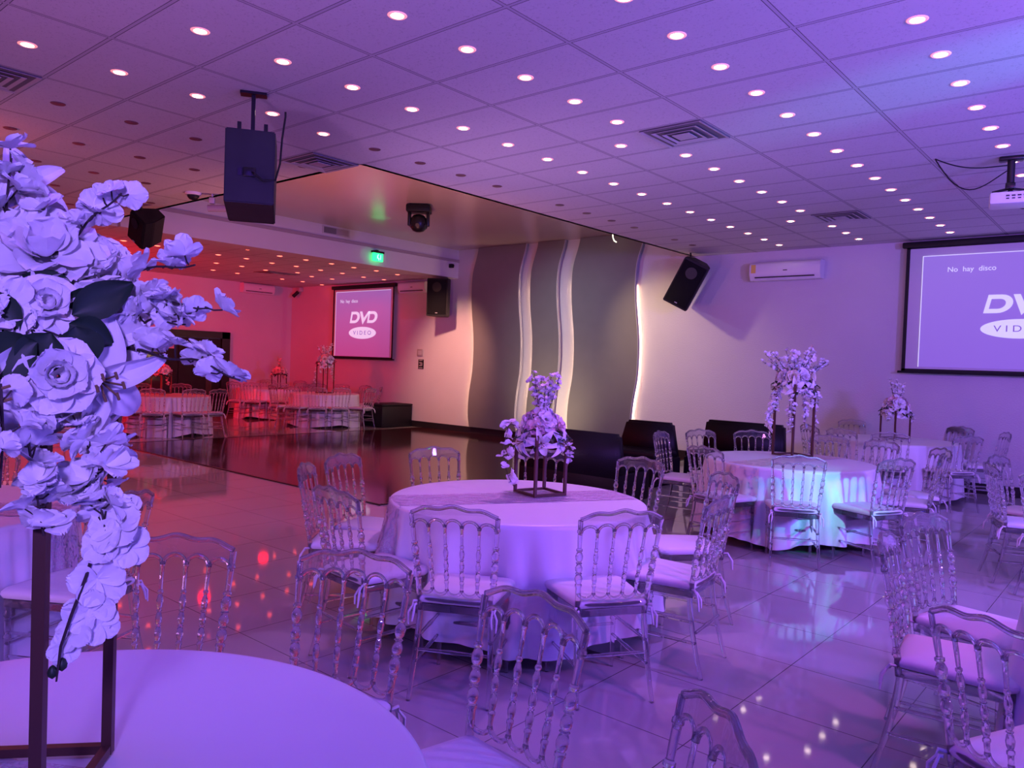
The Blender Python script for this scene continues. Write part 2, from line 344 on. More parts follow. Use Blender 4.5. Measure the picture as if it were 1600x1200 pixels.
# ------------------------------------------------------------------ room shell
XL, XR, YB, YF, H = -19.4, 4.6, 12.8, -3.4, 3.70
HR, HU = 3.60, 4.22                      # red alcove ceiling, raised smooth ceiling
XB = -12.78; XE = -6.68; YE = 5.205      # recess: from beam to tile edge, front edge
struct(MB().box(((XL+XR)/2, (YB+YF)/2, -0.05), (XR-XL, YB-YF, 0.1)), 'floor', M['floor'])
struct(MB().box(((XL+XR)/2, YB+0.1, 2.2), (XR-XL+0.4, 0.2, 4.6)), 'wall_back', M['wall'])
struct(MB().box((XL-0.1, (YB+YF)/2, 2.2), (0.2, YB-YF+0.4, 4.6)), 'wall_left', M['wall'])
struct(MB().box((XR+0.1, (YB+YF)/2, 2.2), (0.2, YB-YF+0.4, 4.6)), 'wall_right', M['wall'])
struct(MB().box(((XL+XR)/2, YF-0.1, 2.2), (XR-XL+0.4, 0.2, 4.6)), 'wall_front', M['wall'])
cb = MB()
cb.box(((XE+XR)/2, (YB+YF)/2, H+0.04), (XR-XE, YB-YF, 0.08))
cb.box(((XB+XE)/2, (YE+YF)/2, H+0.04), (XE-XB, YE-YF, 0.08))
struct(cb, 'ceiling', M['ceiling'])
struct(MB().box(((XL+XB-0.35)/2, (YB+YF)/2, HR+0.04), (XB-0.35-XL, YB-YF, 0.08)), 'ceiling_alcove', M['ceiling'])
struct(MB().box(((XB+XE)/2, (YB+YE)/2, HU+0.04), (XE-XB+0.1, YB-YE+0.1, 0.08)), 'ceiling_raised', M['smooth_ceiling'])
rb = MB(); rb.box((XE+0.03, (YB+YE)/2, (H+HU)/2+0.02), (0.06, YB-YE, HU-H+0.04)); rb.box(((XB+XE)/2, YE-0.03, (H+HU)/2+0.02), (XE-XB, 0.06, HU-H+0.04))
struct(rb, 'ceiling_riser', M['beam'])
struct(MB().box((XB-0.12, (YB+YE)/2, (HR-0.02+HU)/2), (0.46, YB-YE, HU-HR+0.04)).box((XB-0.17, (YF+YE)/2, HR+0.06), (0.36, YE-YF, 0.16)), 'beam', M['beam'])
struct(MB().box((XB+0.125, (YB+YE)/2, 3.965), (0.03, YB-YE, 0.06)), 'trim_1', M['moulding'])
bb = MB(); bb.box(((XL+XR)/2, YB-0.012, 0.075), (XR-XL, 0.024, 0.15)); struct(bb, 'baseboard_back', M['baseboard'])
struct(MB().box((XL+0.012, 11.8, 0.075), (0.024, 2.0, 0.15)).box((XL+0.012, 2.4, 0.075), (0.024, 11.6, 0.15)), 'baseboard_left', M['baseboard'])
struct(MB().box((-10.15, (5.56+YB)/2, 0.004), (7.1, YB-5.56-0.03, 0.008)), 'floor_dance', M['dance'])
struct(MB().box((-10.15, 5.545, 0.006), (7.14, 0.03, 0.012)).box((-6.585, (5.56+YB)/2, 0.006), (0.03, YB-5.56-0.03, 0.012)).box((-13.715, (5.56+YB)/2, 0.006), (0.03, YB-5.56-0.03, 0.012)), 'trim_2', M['dance_edge'])

# wavy wall panels, standing off the wall
WZ = [(-0.1, 0.02), (0.1, 0.0), (0.45, -0.065), (0.9, -0.05), (1.5, 0.035), (2.2, 0.03), (3.0, -0.065), (3.6, -0.06), (4.0, 0.05), (4.3, 0.16)]
def wave(z):
    zs = [a for a, b in WZ]; n = len(zs)
    i = max(1, min(n-3, next((k-1 for k in range(n) if zs[k] > z), n-2)))
    p0, p1, p2, p3 = WZ[i-1], WZ[i], WZ[i+1], WZ[i+2]
    t = (z-p1[0])/(p2[0]-p1[0])
    m1 = (p2[1]-p0[1])/(p2[0]-p0[0])*(p2[0]-p1[0]); m2 = (p3[1]-p1[1])/(p3[0]-p1[0])*(p2[0]-p1[0])
    return (2*t**3-3*t**2+1)*p1[1]+(t**3-2*t**2+t)*m1+(-2*t**3+3*t**2)*p2[1]+(t**3-t**2)*m2
PANELS = ((-12.05, -10.65), (-10.33, -9.62), (-9.24, -7.74))
for x0, x1 in PANELS:
    zs = [0.16+(HU-0.005-0.16)*k/70 for k in range(71)]
    def face(y, z, x0=x0, x1=x1): return (x0+wave(z), y, z), (x1+wave(z), y, z)
    mb = MB(); vs_ = []
    for z in zs:
        a, b = face(YB-0.10, z); c, d = face(YB-0.055, z); vs_ += [a, b, c, d]
    fs_ = []
    for k in range(70):
        q = 4*k; fs_ += [(q, q+1, q+5, q+4), (q+2, q+6, q+7, q+3), (q, q+4, q+6, q+2), (q+1, q+3, q+7, q+5)]
    fs_ += [(0, 2, 3, 1), (280, 281, 283, 282)]
    mb.add(vs_, fs_)
    o = tag(empty('wall_panel', (0, 0, 0)), ['grey linen wavy wall panel between the doorway side and the first lit strip', 'narrow grey wavy wall panel between the two lit strips', 'widest grey wavy wall panel, beside the corner lounge seats'][PANELS.index((x0, x1))], 'wall panel', None)
    mb.build('board', M['gray_panel'], o)
    eb = MB()
    for z0, z1 in zip(zs[:-1], zs[1:]):
        pass
    eb.tube([(x1+wave(z)+0.004, YB-0.097, z) for z in zs], 0.012, 6)
    eb.tube([(x1+wave(z)+0.006, YB-0.06, z) for z in zs], 0.010, 6)
    eb.build('edge_strip', M['panel_edge'], o)
    sb = MB(); sb.box(((x0+x1)/2, YB-0.028, 2.1), (x1-x0-0.5, 0.054, 3.9)); sb.build('back_frame', M['black'], o, False)

# warm LED tape fixed behind the panel edges, lighting the wall beside them
def tape(x0, inset, z0, z1, label):
    o = tag(MB().tube([(x0+inset+wave(z0+(z1-z0)*k/40), YB-0.022, z0+(z1-z0)*k/40) for k in range(41)], 0.006, 6).build('light_strip', M['tape']), label, 'light strip')
    return o
tape(-12.05, 0.035, 0.2, 3.0, 'warm light strip behind the outer edge of the first grey wavy panel')
tape(-10.33, 0.035, 0.2, 3.4, 'warm light strip behind the narrow grey wavy panel')
tape(-9.24, 0.035, 0.2, 3.4, 'warm light strip behind the inner edge of the widest grey wavy panel')
tape(-7.74, -0.035, 0.2, 3.2, 'warm light strip behind the outer edge of the widest grey wavy panel')

# door in the far-left wall
dm = MB(); x = XL+0.05
for y0, y1, z0, z1 in ((8.05, 8.28, 0, 2.2), (10.62, 10.85, 0, 2.2), (8.05, 10.85, 2.02, 2.2)): dm.box((x, (y0+y1)/2, (z0+z1)/2), (0.1, y1-y0, z1-z0))
door = struct(dm, 'door_1', M['door_frame'])
for k, (y0, y1) in enumerate(((8.29, 9.44), (9.46, 10.61))):
    d_ = MB().box((XL+0.03, (y0+y1)/2, 1.01), (0.045, y1-y0, 2.0)).build('door_leaf', M['door_dark'], door, False)
    MB().box((XL+0.06, (y0+y1)/2 + (0.25 if k else 0), 1.05), (0.012, 0.16 if k else 0.5, 1.6)).build('door_glass', mat('door_glass_'+'ab'[k], (0.05, 0.07, 0.05) if k else (0.02, 0.015, 0.02), 0.08), door, False)
pn = empty('paper_notice', (XL+0.08, 9.2, 1.86)); tag(pn, 'small square paper notice stuck on the dark double door', 'notice')
MB().box((0, 0, 0), (0.006, 0.3, 0.3)).build('sheet', M['paper'], pn, False)
MB().tube([(0.004, 0.08*math.cos(a), 0.08*math.sin(a)) for a in [k*PI/8 for k in range(3, 16)]], 0.012, 6).build('printed_mark', M['stamen'], pn)

# ------------------------------------------------------------------ downlights
GX, GY = -1.19, 3.68
def make_downlight(name, lens, ring):
    o = empty(name)
    MB().lathe([(0.040, -0.003), (0.055, -0.004), (0.060, 0.0), (0.056, 0.004)], 20).build('trim_ring', ring, o)
    MB().lathe([(0.001, -0.006), (0.040, -0.004), (0.041, 0.0)], 20).build('lens', lens, o)
    return o
protos = {}
def downlight(kind, x, y, z):
    lens, ring, lab, grp, nm = dict(
        on=(M['lamp_on'], M['trim_ring'], 'glowing warm white round downlight recessed in the white tiled ceiling', 'lit warm downlights in the tiled ceiling', 'downlight'),
        cool=(M['lamp_cool'], M['trim_ring'], 'glowing bluish white round downlight in the white tiled ceiling', 'lit bluish downlights in the tiled ceiling', 'downlight'),
        off=(M['lamp_off'], M['lamp_off'], 'unlit dark round downlight recessed in the white tiled ceiling', 'unlit downlights in the tiled ceiling', 'downlight'),
        red=(M['lamp_red'], M['trim_ring'], 'glowing red round downlight in the low ceiling of the red alcove', 'red downlights of the alcove ceiling', 'downlight'))[kind]
    if kind not in protos:
        o = protos[kind] = make_downlight(nm, lens, ring)
    else: o = copy_tree(protos[kind])
    o.location = (x, y, z-0.001); tag(o, lab, 'downlight', grp); return o
cool = {(3, 10), (2, 8), (4, -1)}
for i, js in ((0, range(2, 14)), (1, range(0, 15)), (2, range(-1, 15)), (3, range(-2, 15)), (4, range(-3, 2))):
    for j in js:
        dx = -0.35 if (i, j) in ((2, 4), (2, 11)) else 0.12 if (i, j) == (4, 0) else 0
        downlight('cool' if (i, j) in cool else 'on', GX-1.22*i+dx, GY+0.61*j, H)
for j in (2, 3, 4, 5, 7, 8, 9, 10, 12, 13): downlight('off', GX-1.22*4, GY+0.61*j, H)
for i, js in ((5, (-3, -2, -1, 0, 2)), (6, (-2, -1, 0, 1)), (7, (-1, 0, 1)), (8, (0, 1, 2)), (9, (0, 1))):
    for j in js: downlight('off', GX-1.22*i, GY+0.61*j, H)
for p in [(183,355),(193,376),(158,381),(200,394),(160,398),(297,375),(343,382),(388,390),(341,398),(338,411),(333,422),(246,384),(247,369),(385,404),(378,416),(371,427),(437,400),(478,406),(425,411),(463,416),(415,422),(465,426),(441,436),(487,432),(518,412),(553,418),(501,422),(535,427),(588,423),(621,429),(568,433),(600,437),(519,436),(473,440),(503,445),(60,352),(100,362)]:
    q = az(*p, HR); downlight('red', q.x, q.y, HR)

# ------------------------------------------------------------------ ceiling vents
def vent(x, y, z, label, w_=0.58, d_=0.58):
    o = tag(empty('ceiling_vent', (x, y, z)), label, 'air vent')
    b = MB(); b.box((0, 0, -0.006), (w_, d_, 0.006)); b.build('backing', M['vent_dark'], o, False)
    f = MB()
    for k, s_ in enumerate((1.0, 0.74, 0.50)):
        a, c = w_/2*s_, d_/2*s_; zz = -0.012-0.006*k; t = 0.02
        for (x0, y0, x1, y1) in ((-a, -c, a, -c), (a, -c, a, c), (a, c, -a, c), (-a, c, -a, -c)):
            inx, iny = (1-0.16/s_*0.6), (1-0.16/s_*0.6)
            f.add([(x0, y0, zz-0.004), (x1, y1, zz-0.004), (x1*inx, y1*iny, zz+0.004), (x0*inx, y0*iny, zz+0.004)], [(0, 1, 2, 3)])
            f.add([(x0, y0, zz-0.004), (x1, y1, zz-0.004), (x1, y1, zz-0.001), (x0, y0, zz-0.001)], [(0, 1, 2, 3)])
    f.build('louvre_frame', M['vent'], o, False)
    MB().box((0, 0, -0.024), (w_*0.28, d_*0.28, 0.006)).build('centre_plate', M['vent'], o, False)
vent(-3.32, 6.12, H, 'square four-way ceiling vent in the second tile row from the projector side, nearer one')
vent(-3.32, 10.39, H, 'square four-way ceiling vent near the purple wall with the air conditioner')
vent(-6.98, 4.90, H, 'square four-way ceiling vent beside the corner of the raised smooth ceiling')
vent(-6.98, 1.85, H, 'square four-way ceiling vent above the tall white bouquet at the picture edge')
q = az(433, 427, HR); vent(q.x, q.y, HR, 'dark square ceiling vent among the red downlights', 0.6, 0.9)

# ------------------------------------------------------------------ hung and mounted equipment
def speaker(loc, rot, wd, ht, dp, label, bracket=None):
    """cabinet with a grille front facing local -y and tapering rear"""
    o = tag(empty('loudspeaker', loc, rot=rot), label, 'loudspeaker')
    a, h2 = wd/2, ht/2
    poly = [(-a, -dp*0.30), (a, -dp*0.30), (a, dp*0.10), (a*0.55, dp*0.7), (-a*0.55, dp*0.7), (-a, dp*0.10)]
    bm = bmesh.new(); lo = [bm.verts.new((x, y, -h2)) for x, y in poly]; hi = [bm.verts.new((x, y, h2)) for x, y in poly]; n = len(poly)
    bm.faces.new(lo[::-1]); bm.faces.new(hi)
    for i in range(n): bm.faces.new((lo[i], lo[(i+1) % n], hi[(i+1) % n], hi[i]))
    bmesh.ops.bevel(bm, geom=bm.edges[:], offset=0.012, segments=2, affect='EDGES')
    me = bpy.data.meshes.new('cabinet'); bm.to_mesh(me); bm.free(); me.materials.append(M['black'])
    c = bpy.data.objects.new('cabinet', me); col.objects.link(c); c.parent = o
    MB().rbox((0, -dp*0.30-0.008, 0), (wd*0.9, 0.02, ht*0.92), 0.008, 2).build('grille', M['grille'], o)
    MB().lathe([(0.03, 0), (0.09*wd/0.45, 0.012), (0.10*wd/0.45, 0.02)], 20, Matrix.Translation((0, -dp*0.30-0.02, ht*0.26)) @ Matrix.Rotation(PI/2, 4, 'X')).build('horn_ring', M['black_metal'], o)
    MB().box((0, -dp*0.30-0.02, -ht*0.42), (0.05, 0.006, 0.015)).build('badge', M['vent'], o, False)
    if bracket == 'ceiling':
        inv = Matrix.LocRotScale(Vector(loc), Euler(rot), None).inverted(); top = Vector((max(loc[0], XE+0.1), loc[1]+0.1, H-0.002))
        MB().tube([inv @ Vector(loc), inv @ Vector((top.x, top.y, loc[2]+0.1)), inv @ top], 0.016, 8).build('bracket', M['black_metal'], o)
    elif bracket:
        MB().tube(bracket, 0.018, 8).build('bracket', M['black_metal'], o)
    return o
HANG = H-ad(393, 270, 6.5).z-0.011
# big one hanging in the middle of the hall, seen from behind
o = tag(empty('loudspeaker', tuple(ad(393, 270, 6.5)), rot=(0, 0, R(146-90))), 'big black loudspeaker hanging from the tiled ceiling, rear panel with cable showing', 'loudspeaker')
bm = bmesh.new(); wd = 0.365
prof = [(-0.24, 0.275), (-0.24, -0.285), (0.22, -0.36), (0.30, 0.08), (0.16, 0.275)]     # (depth, height): front leans
lo = [bm.verts.new((-wd/2, y, z)) for y, z in prof]; hi = [bm.verts.new((wd/2, y, z)) for y, z in prof]; n = len(prof)
bm.faces.new(lo); bm.faces.new(hi[::-1])
for i in range(n): bm.faces.new((lo[i], hi[i], hi[(i+1) % n], lo[(i+1) % n]))
bmesh.ops.recalc_face_normals(bm, faces=bm.faces[:]); bmesh.ops.bevel(bm, geom=bm.edges[:], offset=0.008, segments=2, affect='EDGES')
me = bpy.data.meshes.new('cabinet'); bm.to_mesh(me); bm.free(); me.materials.append(mat('dusty_black_cabinet', (0.022, 0.026, 0.028), 0.5, spec=0.3, noise=(5, 0.4)))
c = bpy.data.objects.new('cabinet', me); col.objects.link(c); c.parent = o
MB().rbox((0.0, -0.245, -0.05), (0.09, 0.02, 0.07), 0.006, 2).box((-0.07, -0.243, -0.05), (0.03, 0.01, 0.06)).build('connector_plate', M['black_metal'], o)
MB().tube([(0.02, -0.25, -0.05), (0.04, -0.29, -0.07), (0.10, -0.28, -0.11), (0.19, -0.22, -0.09), (0.22, -0.18, 0.05), (0.23, -0.16, 0.25), (0.25, -0.16, 0.42), (0.25, -0.16, 0.46)], 0.008, 8).build('cable', M['black'], o)
MB().box((-0.1, 0, 0.34), (0.03, 0.03, 0.10)).box((0.1, 0, 0.34), (0.03, 0.03, 0.10)).box((0, 0.02, HANG), (0.2, 0.10, 0.02)).box((0, 0.02, HANG/2+0.15), (0.03, 0.03, HANG-0.3)).build('hanging_bracket', M['black_metal'], o, False)

p = ay(686, 465, 12.30)
speaker(tuple(p), (0, 0, R(28)), 0.50, 0.86, 0.50, 'black loudspeaker mounted on the warm wall beside the small screen', [(0, 0.30, 0.0), (0.0, 0.55, 0.0)])
p = ay(1073, 443, 12.25)
speaker(tuple(p), (R(14), R(27), R(26)), 0.46, 0.84, 0.50, 'black loudspeaker tilted over, mounted near the ceiling above the lounge seats', 'ceiling')
MB_ = MB()
p = ad(224, 357, 12.1)
speaker(tuple(p), (R(25), R(38), R(20)), 0.34, 0.46, 0.36, 'small dark loudspeaker tilted under the end of the white beam', [(-0.1, 0.05, 0.15), (-0.17, 0.03, 0.27)])

# moving head light on the raised ceiling
q = az(655, 320, HU); o = tag(empty('moving_head_light', (q.x, q.y, HU), R(40)), 'black moving-head stage light hanging from the raised smooth ceiling', 'stage light')
MB().rbox((0, 0, -0.075), (0.40, 0.30, 0.12), 0.02, 2).box((0, 0, -0.008), (0.3, 0.2, 0.016)).build('base', M['black'], o)
for sx in (-1, 1): MB().rbox((sx*0.155, 0, -0.24), (0.05, 0.12, 0.24), 0.015, 2).build('yoke_arm', M['black_metal'], o)
sb = MB(); sb.lathe([(0.03, -0.15), (0.09, -0.13), (0.13, -0.08), (0.145, 0), (0.13, 0.08), (0.09, 0.13), (0.03, 0.15)], 20, Matrix.Translation((0, 0, -0.31)))
for k in range(6):
    a = k*PI/3; sb.lathe([(0.02, 0.0), (0.035, 0.0), (0.035, 0.02)], 10, Matrix.Translation((0, 0, -0.31)) @ Matrix.Rotation(a, 4, 'Z') @ Matrix.Rotation(R(110), 4, 'X') @ Matrix.Translation((0, 0, 0.135)))
hd = sb.build('head', M['black_metal'], o)

# ceiling dome camera and bullet camera
q = az(302, 301, H); o = tag(empty('dome_camera', (q.x, q.y, H)), 'small dome security camera under the tiled ceiling', 'security camera')
MB().lathe([(0.10, 0), (0.10, -0.02), (0.085, -0.035)], 24).build('collar', M['white_plastic'], o)
MB().lathe([(0.075, -0.03), (0.07, -0.06), (0.05, -0.085), (0.015, -0.097), (0.001, -0.098)], 24).build('dome', M['black'], o)
q = az(340, 324, H-0.17); o = tag(empty('bullet_camera', tuple(q), R(50)), 'pale bullet security camera on an arm beside the big hanging loudspeaker', 'security camera')
MB().tube([(-0.12, 0, -0.02), (0.18, 0, 0.0)], 0.045, 14).build('body', M['moulding'], o)
MB().rbox((-0.07, 0, 0.08), (0.07, 0.07, 0.08), 0.01, 2).build('mount', M['vent'], o)
MB().tube([(-0.07, 0, 0.13), (-0.07, 0, H-q.z-0.001)], 0.012, 8).build('stalk', M['vent'], o)
q = ax(703, 415, XB+0.12); o = tag(empty('box_camera', (q.x, q.y, q.z)), 'tiny black camera fixed under the moulding of the white beam', 'security camera')
MB().rbox((0.05, 0, -0.01), (0.10, 0.08, 0.09), 0.01, 2).build('body', M['black'], o); MB().lathe([(0.02, 0), (0.025, 0.02), (0.015, 0.03)], 12, Matrix.Translation((0.10, 0, -0.01)) @ Matrix.Rotation(PI/2, 4, 'Y')).build('lens', M['door_dark'], o)
q = ay(466, 455, YB-0.12); o = tag(empty('corner_camera', tuple(q)), 'small camera on a bracket in the corner of the red alcove', 'security camera')
MB().rbox((0, 0.05, 0.05), (0.16, 0.12, 0.12), 0.01, 2).build('junction_box', M['vent'], o); MB().tube([(0.0, 0.0, -0.02), (-0.10, -0.10, -0.16)], 0.05, 12).build('body', M['black'], o)

# vent in the beam, exit sign
q = ax(525, 362, XB+0.11); o = tag(empty('beam_vent', (XB+0.115, q.y, q.z)), 'rectangular air grille set in the white beam, half dark', 'air vent')
MB().box((0, 0, 0), (0.02, 0.66, 0.15)).build('frame', M['vent'], o, False); MB().box((0.012, -0.15, 0), (0.006, 0.29, 0.115)).build('open_side', M['vent_dark'], o, False); MB().box((0.012, 0.15, 0), (0.006, 0.29, 0.115)).build('louvre_side', M['moulding'], o, False)
q = ax(590, 402, XB+0.2); o = tag(empty('exit_sign', (XB+0.20, q.y, q.z)), 'glowing green emergency exit sign hanging on the white beam', 'exit sign')
MB().rbox((0, 0, 0), (0.05, 0.26, 0.17), 0.008, 2).build('lit_box', M['exit_green'], o); MB().box((-0.0, 0, 0.105), (0.07, 0.3, 0.04)).box((-0.05, 0, 0.13), (0.09, 0.06, 0.04)).build('mount', M['black'], o, False)
fig = MB(); fig.box((0.028, -0.02, 0.0), (0.004, 0.028, 0.06)); fig.box((0.028, -0.005, 0.045), (0.004, 0.024, 0.024)); fig.box((0.028, 0.015, -0.04), (0.004, 0.02, 0.045)); fig.box((0.028, 0.06, 0.0), (0.004, 0.014, 0.10)); fig.build('running_figure', M['exit_text'], o, False)

# air conditioners
def aircon(loc, rz, wd, ht, label, lab=False):
    o = tag(empty('air_conditioner', loc, rz), label, 'air conditioner'); dp = 0.22
    poly = [(0, ht/2), (-dp*0.8, ht/2), (-dp, ht/2-0.05), (-dp, -ht/2+0.10), (-dp*0.75, -ht/2), (0, -ht/2)]
    b = MB(); n = len(poly); vs_ = [(-wd/2, y, z) for y, z in poly]+[(wd/2, y, z) for y, z in poly]
    b.add(vs_, [tuple(range(n)), tuple(range(2*n-1, n-1, -1))]+[(i, i+n, (i+1) % n+n, (i+1) % n) for i in range(n)]); b.build('housing', M['white_plastic'], o, angle=50)
    MB().box((0, -dp*0.86, -ht/2+0.045), (wd*0.84, 0.05, 0.018)).build('outlet_slot', M['dark_slot'], o, False)
    MB().box((0, -dp*0.80, -ht/2-0.004), (wd*0.84, 0.07, 0.008)).build('flap', M['white_plastic'], o, False)
    MB().box((wd*0.02, -dp-0.002, 0.0), (0.07, 0.004, 0.015)).build('badge', M['dark_slot'], o, False)
    if lab: MB().box((-wd/2+0.07, -dp-0.002, 0.04), (0.08, 0.004, 0.14)).build('yellow_label', M['yellow_label'], o, False)
aircon((-4.90, YB-0.001, 3.34), 0, 1.18, 0.30, 'white wall air conditioner with yellow label on the purple wall', True)
aircon((XL+0.001, 11.62, 3.45), R(90), 0.95, 0.26, 'white wall air conditioner on the red wall above the door side')
aircon((-14.05, YB-0.001, 3.40), 0, 0.95, 0.26, 'white wall air conditioner half hidden behind the wall loudspeaker')
# wall plate and sign
q = ay(657, 551, YB); o = tag(empty('switch_plate', tuple(q)), 'pale square cover plate on the warm wall', 'wall plate'); MB().rbox((0, -0.012, 0), (0.20, 0.024, 0.17), 0.006, 2).build('plate', M['moulding'], o); MB().box((0, -0.026, 0), (0.12, 0.006, 0.1)).build('inset', M['vent'], o, False)
q = ay(658, 569, YB); o = tag(empty('wall_sign', tuple(q)), 'small dark sign with a pale arrow mark under the cover plate', 'sign'); MB().box((0, -0.006, 0), (0.18, 0.012, 0.23)).build('board', M['black'], o, False)
ar = MB(); ar.box((0, -0.014, 0.035), (0.11, 0.004, 0.02)).box((0.045, -0.014, 0.0), (0.02, 0.004, 0.09)).box((0.0, -0.014, -0.035), (0.11, 0.004, 0.02)).box((0.0, -0.014, 0.0), (0.06, 0.004, 0.012)); ar.box((0, -0.014, 0.09), (0.12, 0.003, 0.014)).box((0, -0.014, -0.09), (0.12, 0.003, 0.014)); ar.build('arrow_mark', M['paper'], o, False)
q = ay(957, 374, YB-0.35); o = tag(MB().tube([(0.0, 0, 0.10), (0.01, 0, 0.03), (0.04, 0, -0.03), (0.09, 0, -0.06)], 0.009, 8).build('glow_cord', M['glow_cord'], None, loc=tuple(q)), 'short curved glowing cord hanging at the edge of the tiled ceiling', 'light')

# projector on its ceiling mount, with two cables
q = az(1581, 245, H); o = tag(empty('projector', (q.x, q.y, H), R(10)), 'white projector hanging on a black ceiling mount', 'projector')
MB().rbox((0, 0, -0.02), (0.20, 0.12, 0.04), 0.015, 2).tube([(0, 0, -0.03), (0, 0, -0.27)], 0.032, 12).rbox((0, 0, -0.27), (0.08, 0.08, 0.06), 0.01, 2).tube([(-0.14, -0.05, -0.33), (0, 0, -0.29), (0.14, 0.05, -0.31)], 0.012, 8).tube([(0, 0, -0.29), (-0.02, -0.12, -0.36)], 0.01, 8).tube([(0, 0, -0.29), (0.05, 0.1, -0.35)], 0.01, 8).build('ceiling_mount', M['black_metal'], o)
MB().rbox((0.05, 0, -0.40), (0.42, 0.30, 0.11), 0.02, 2).build('housing', M['white_plastic'], o)
pb = MB()
for k in range(5): pb.box((-0.02+k*0.045, -0.152, -0.385), (0.028, 0.006, 0.012)); pb.box((-0.02+k*0.045, -0.152, -0.41), (0.024, 0.006, 0.010))
pb.build('port', M['dark_slot'], o, False)
MB().lathe([(0.05, 0), (0.055, 0.03), (0.04, 0.03)], 20, Matrix.Translation((0.12, 0.15, -0.40)) @ Matrix.Rotation(-PI/2, 4, 'X')).build('lens', M['door_dark'], o)
a = az(1461, 248, H)-Vector((0, 0, 0.003)); b = Vector((q.x-0.03, q.y-0.02, H-0.08)); c = Vector((q.x-0.03, q.y-0.02, H-0.13))
def sag(a, b, s, n=14): return [a.lerp(b, t/n)-Vector((0, 0, s*math.sin(PI*min(1, (t/n)))*(1.3-0.5*t/n))) for t in range(n+1)]
MB().tube(sag(a, b, 0.05), 0.006, 6).build('upper_cable', M['black'], o).matrix_parent_inverse = Matrix.LocRotScale(o.location, o.rotation_euler, None).inverted()
MB().tube(sag(a, c, 0.22), 0.006, 6).build('lower_cable', M['black'], o).matrix_parent_inverse = Matrix.LocRotScale(o.location, o.rotation_euler, None).inverted()

# projection screens
def dvd_letters(mb, s):
    """slanted D V D made of plates; s = letter height"""
    sk = 0.22
    def P(pts, dx): return [(dx+x*s+z*s*sk, z*s) for x, z in pts]
    def dee(dx, w_):
        n = 12; out = [(0.0, 0.0), (w_*0.55, 0.0)]
        outer = [(w_*0.5+w_*0.5*math.sin(a), 0.5-0.5*math.cos(a)) for a in [PI*k/n for k in range(n+1)]]
        inner = [(w_*0.48+w_*0.26*math.sin(a), 0.5-0.27*math.cos(a)) for a in [PI*k/n for k in range(n+1)]]
        st = [(0.0, 0.0), (0.2, 0.0), (0.2, 0.80), (0.0, 0.80)]
        mb.prism(P(st, dx), -0.004)
        mb.prism(P([(0.0, 0.80), (0.0, 1.0), (w_*0.5, 1.0), (w_*0.48, 0.77), (0.2, 0.77)], dx), -0.004)
        mb.prism(P([(0.2, 0.0), (w_*0.5, 0.0), (w_*0.48, 0.23), (0.2, 0.23)], dx), -0.004)
        for k in range(n): mb.prism(P([outer[k], outer[k+1], inner[k+1], inner[k]], dx), -0.004)
    dee(-1.75*s, 1.25); dee(0.62*s, 1.25)
    mb.prism(P([(-0.62, 1.0), (-0.30, 1.0), (0.06, 0.42), (0.52, 1.0), (0.78, 1.0), (0.02, -0.12)], 0.02*s), -0.004)
def screen(x0, x1, z0, z1, yy, pic, px0, px1, pz0, pz1, cx, cz, s, label, txt_at, small=False):
    o = tag(empty('projection_screen', ((x0+x1)/2, yy, z0)), label, 'projection screen'); cx0 = (x0+x1)/2; W_ = x1-x0
    MB().rbox((0, 0, z1-z0+0.04), (W_+0.12, 0.09, 0.09), 0.02, 2).build('roller_case', M['black'], o)
    MB().box((-W_*0.45, (YB-yy)/2, z1-z0+0.04), (0.04, YB-yy-0.001, 0.05)).build('wall_bracket', M['black_metal'], o, False); MB().box((W_*0.45, (YB-yy)/2, z1-z0+0.04), (0.04, YB-yy-0.001, 0.05)).build('wall_bracket', M['black_metal'], o, False)
    MB().box((0, 0, (z1-z0)/2), (W_, 0.004, z1-z0)).build('sheet', M['screen_cloth'], o, False)
    f = MB(); t = 0.05
    f.box((-W_/2+t/2, -0.004, (z1-z0)/2), (t, 0.006, z1-z0)).box((W_/2-t/2, -0.004, (z1-z0)/2), (t, 0.006, z1-z0)).box((0, -0.004, t/2), (W_, 0.006, t))
    f.box((0, -0.004, z1-z0-0.01), (W_, 0.006, 0.02)); f.build('black_border', M['black'], o, False)
    MB().tube([(-W_/2-0.05, 0, 0), (W_/2+0.05, 0, 0)], 0.018, 10).build('bottom_bar', M['black'], o)
    mb = MB().box((0, 0, 0), (px1-px0, 0.004, pz1-pz0)); pc = mb.build('projected_picture', pic, o, False, loc=((px0+px1)/2-cx0, -0.010, (pz0+pz1)/2-z0))
    e = MB(); e.box((-(px1-px0)/2, -0.004, 0), (0.012, 0.003, pz1-pz0)).box((0, -0.004, (pz1-pz0)/2), (px1-px0, 0.003, 0.010)); e.build('picture_edge', M['pict_white'], pc, False)
    lm = MB(); dvd_letters(lm, s); lm.build('logo_lettering', M['pict_white'], pc, False, loc=(cx-(px0+px1)/2, -0.004, cz-(pz0+pz1)/2))
    el = MB(); n = 40; el.prism([(1.85*s*math.cos(2*PI*k/n), 0.52*s*math.sin(2*PI*k/n)) for k in range(n)], -0.003); el.build('logo_disc', M['pict_white'], pc, False, loc=(cx-(px0+px1)/2, -0.003, cz-(pz0+pz1)/2-0.85*s))
    text_mesh('V I D E O', s*0.50, M['pict_ink'], 'logo_lettering', pc, (cx-(px0+px1)/2, -0.009, cz-(pz0+pz1)/2-0.86*s), (PI/2, 0, 0), 0.001, scale=(1.22, 1, 1))
    text_mesh('No  hay  disco', s*0.40 if not small else s*0.42, M['pict_white'], 'caption_lettering', pc, (txt_at[0]-(px0+px1)/2, -0.005, txt_at[1]-(pz0+pz1)/2), (PI/2, 0, 0), 0.001)
    return o
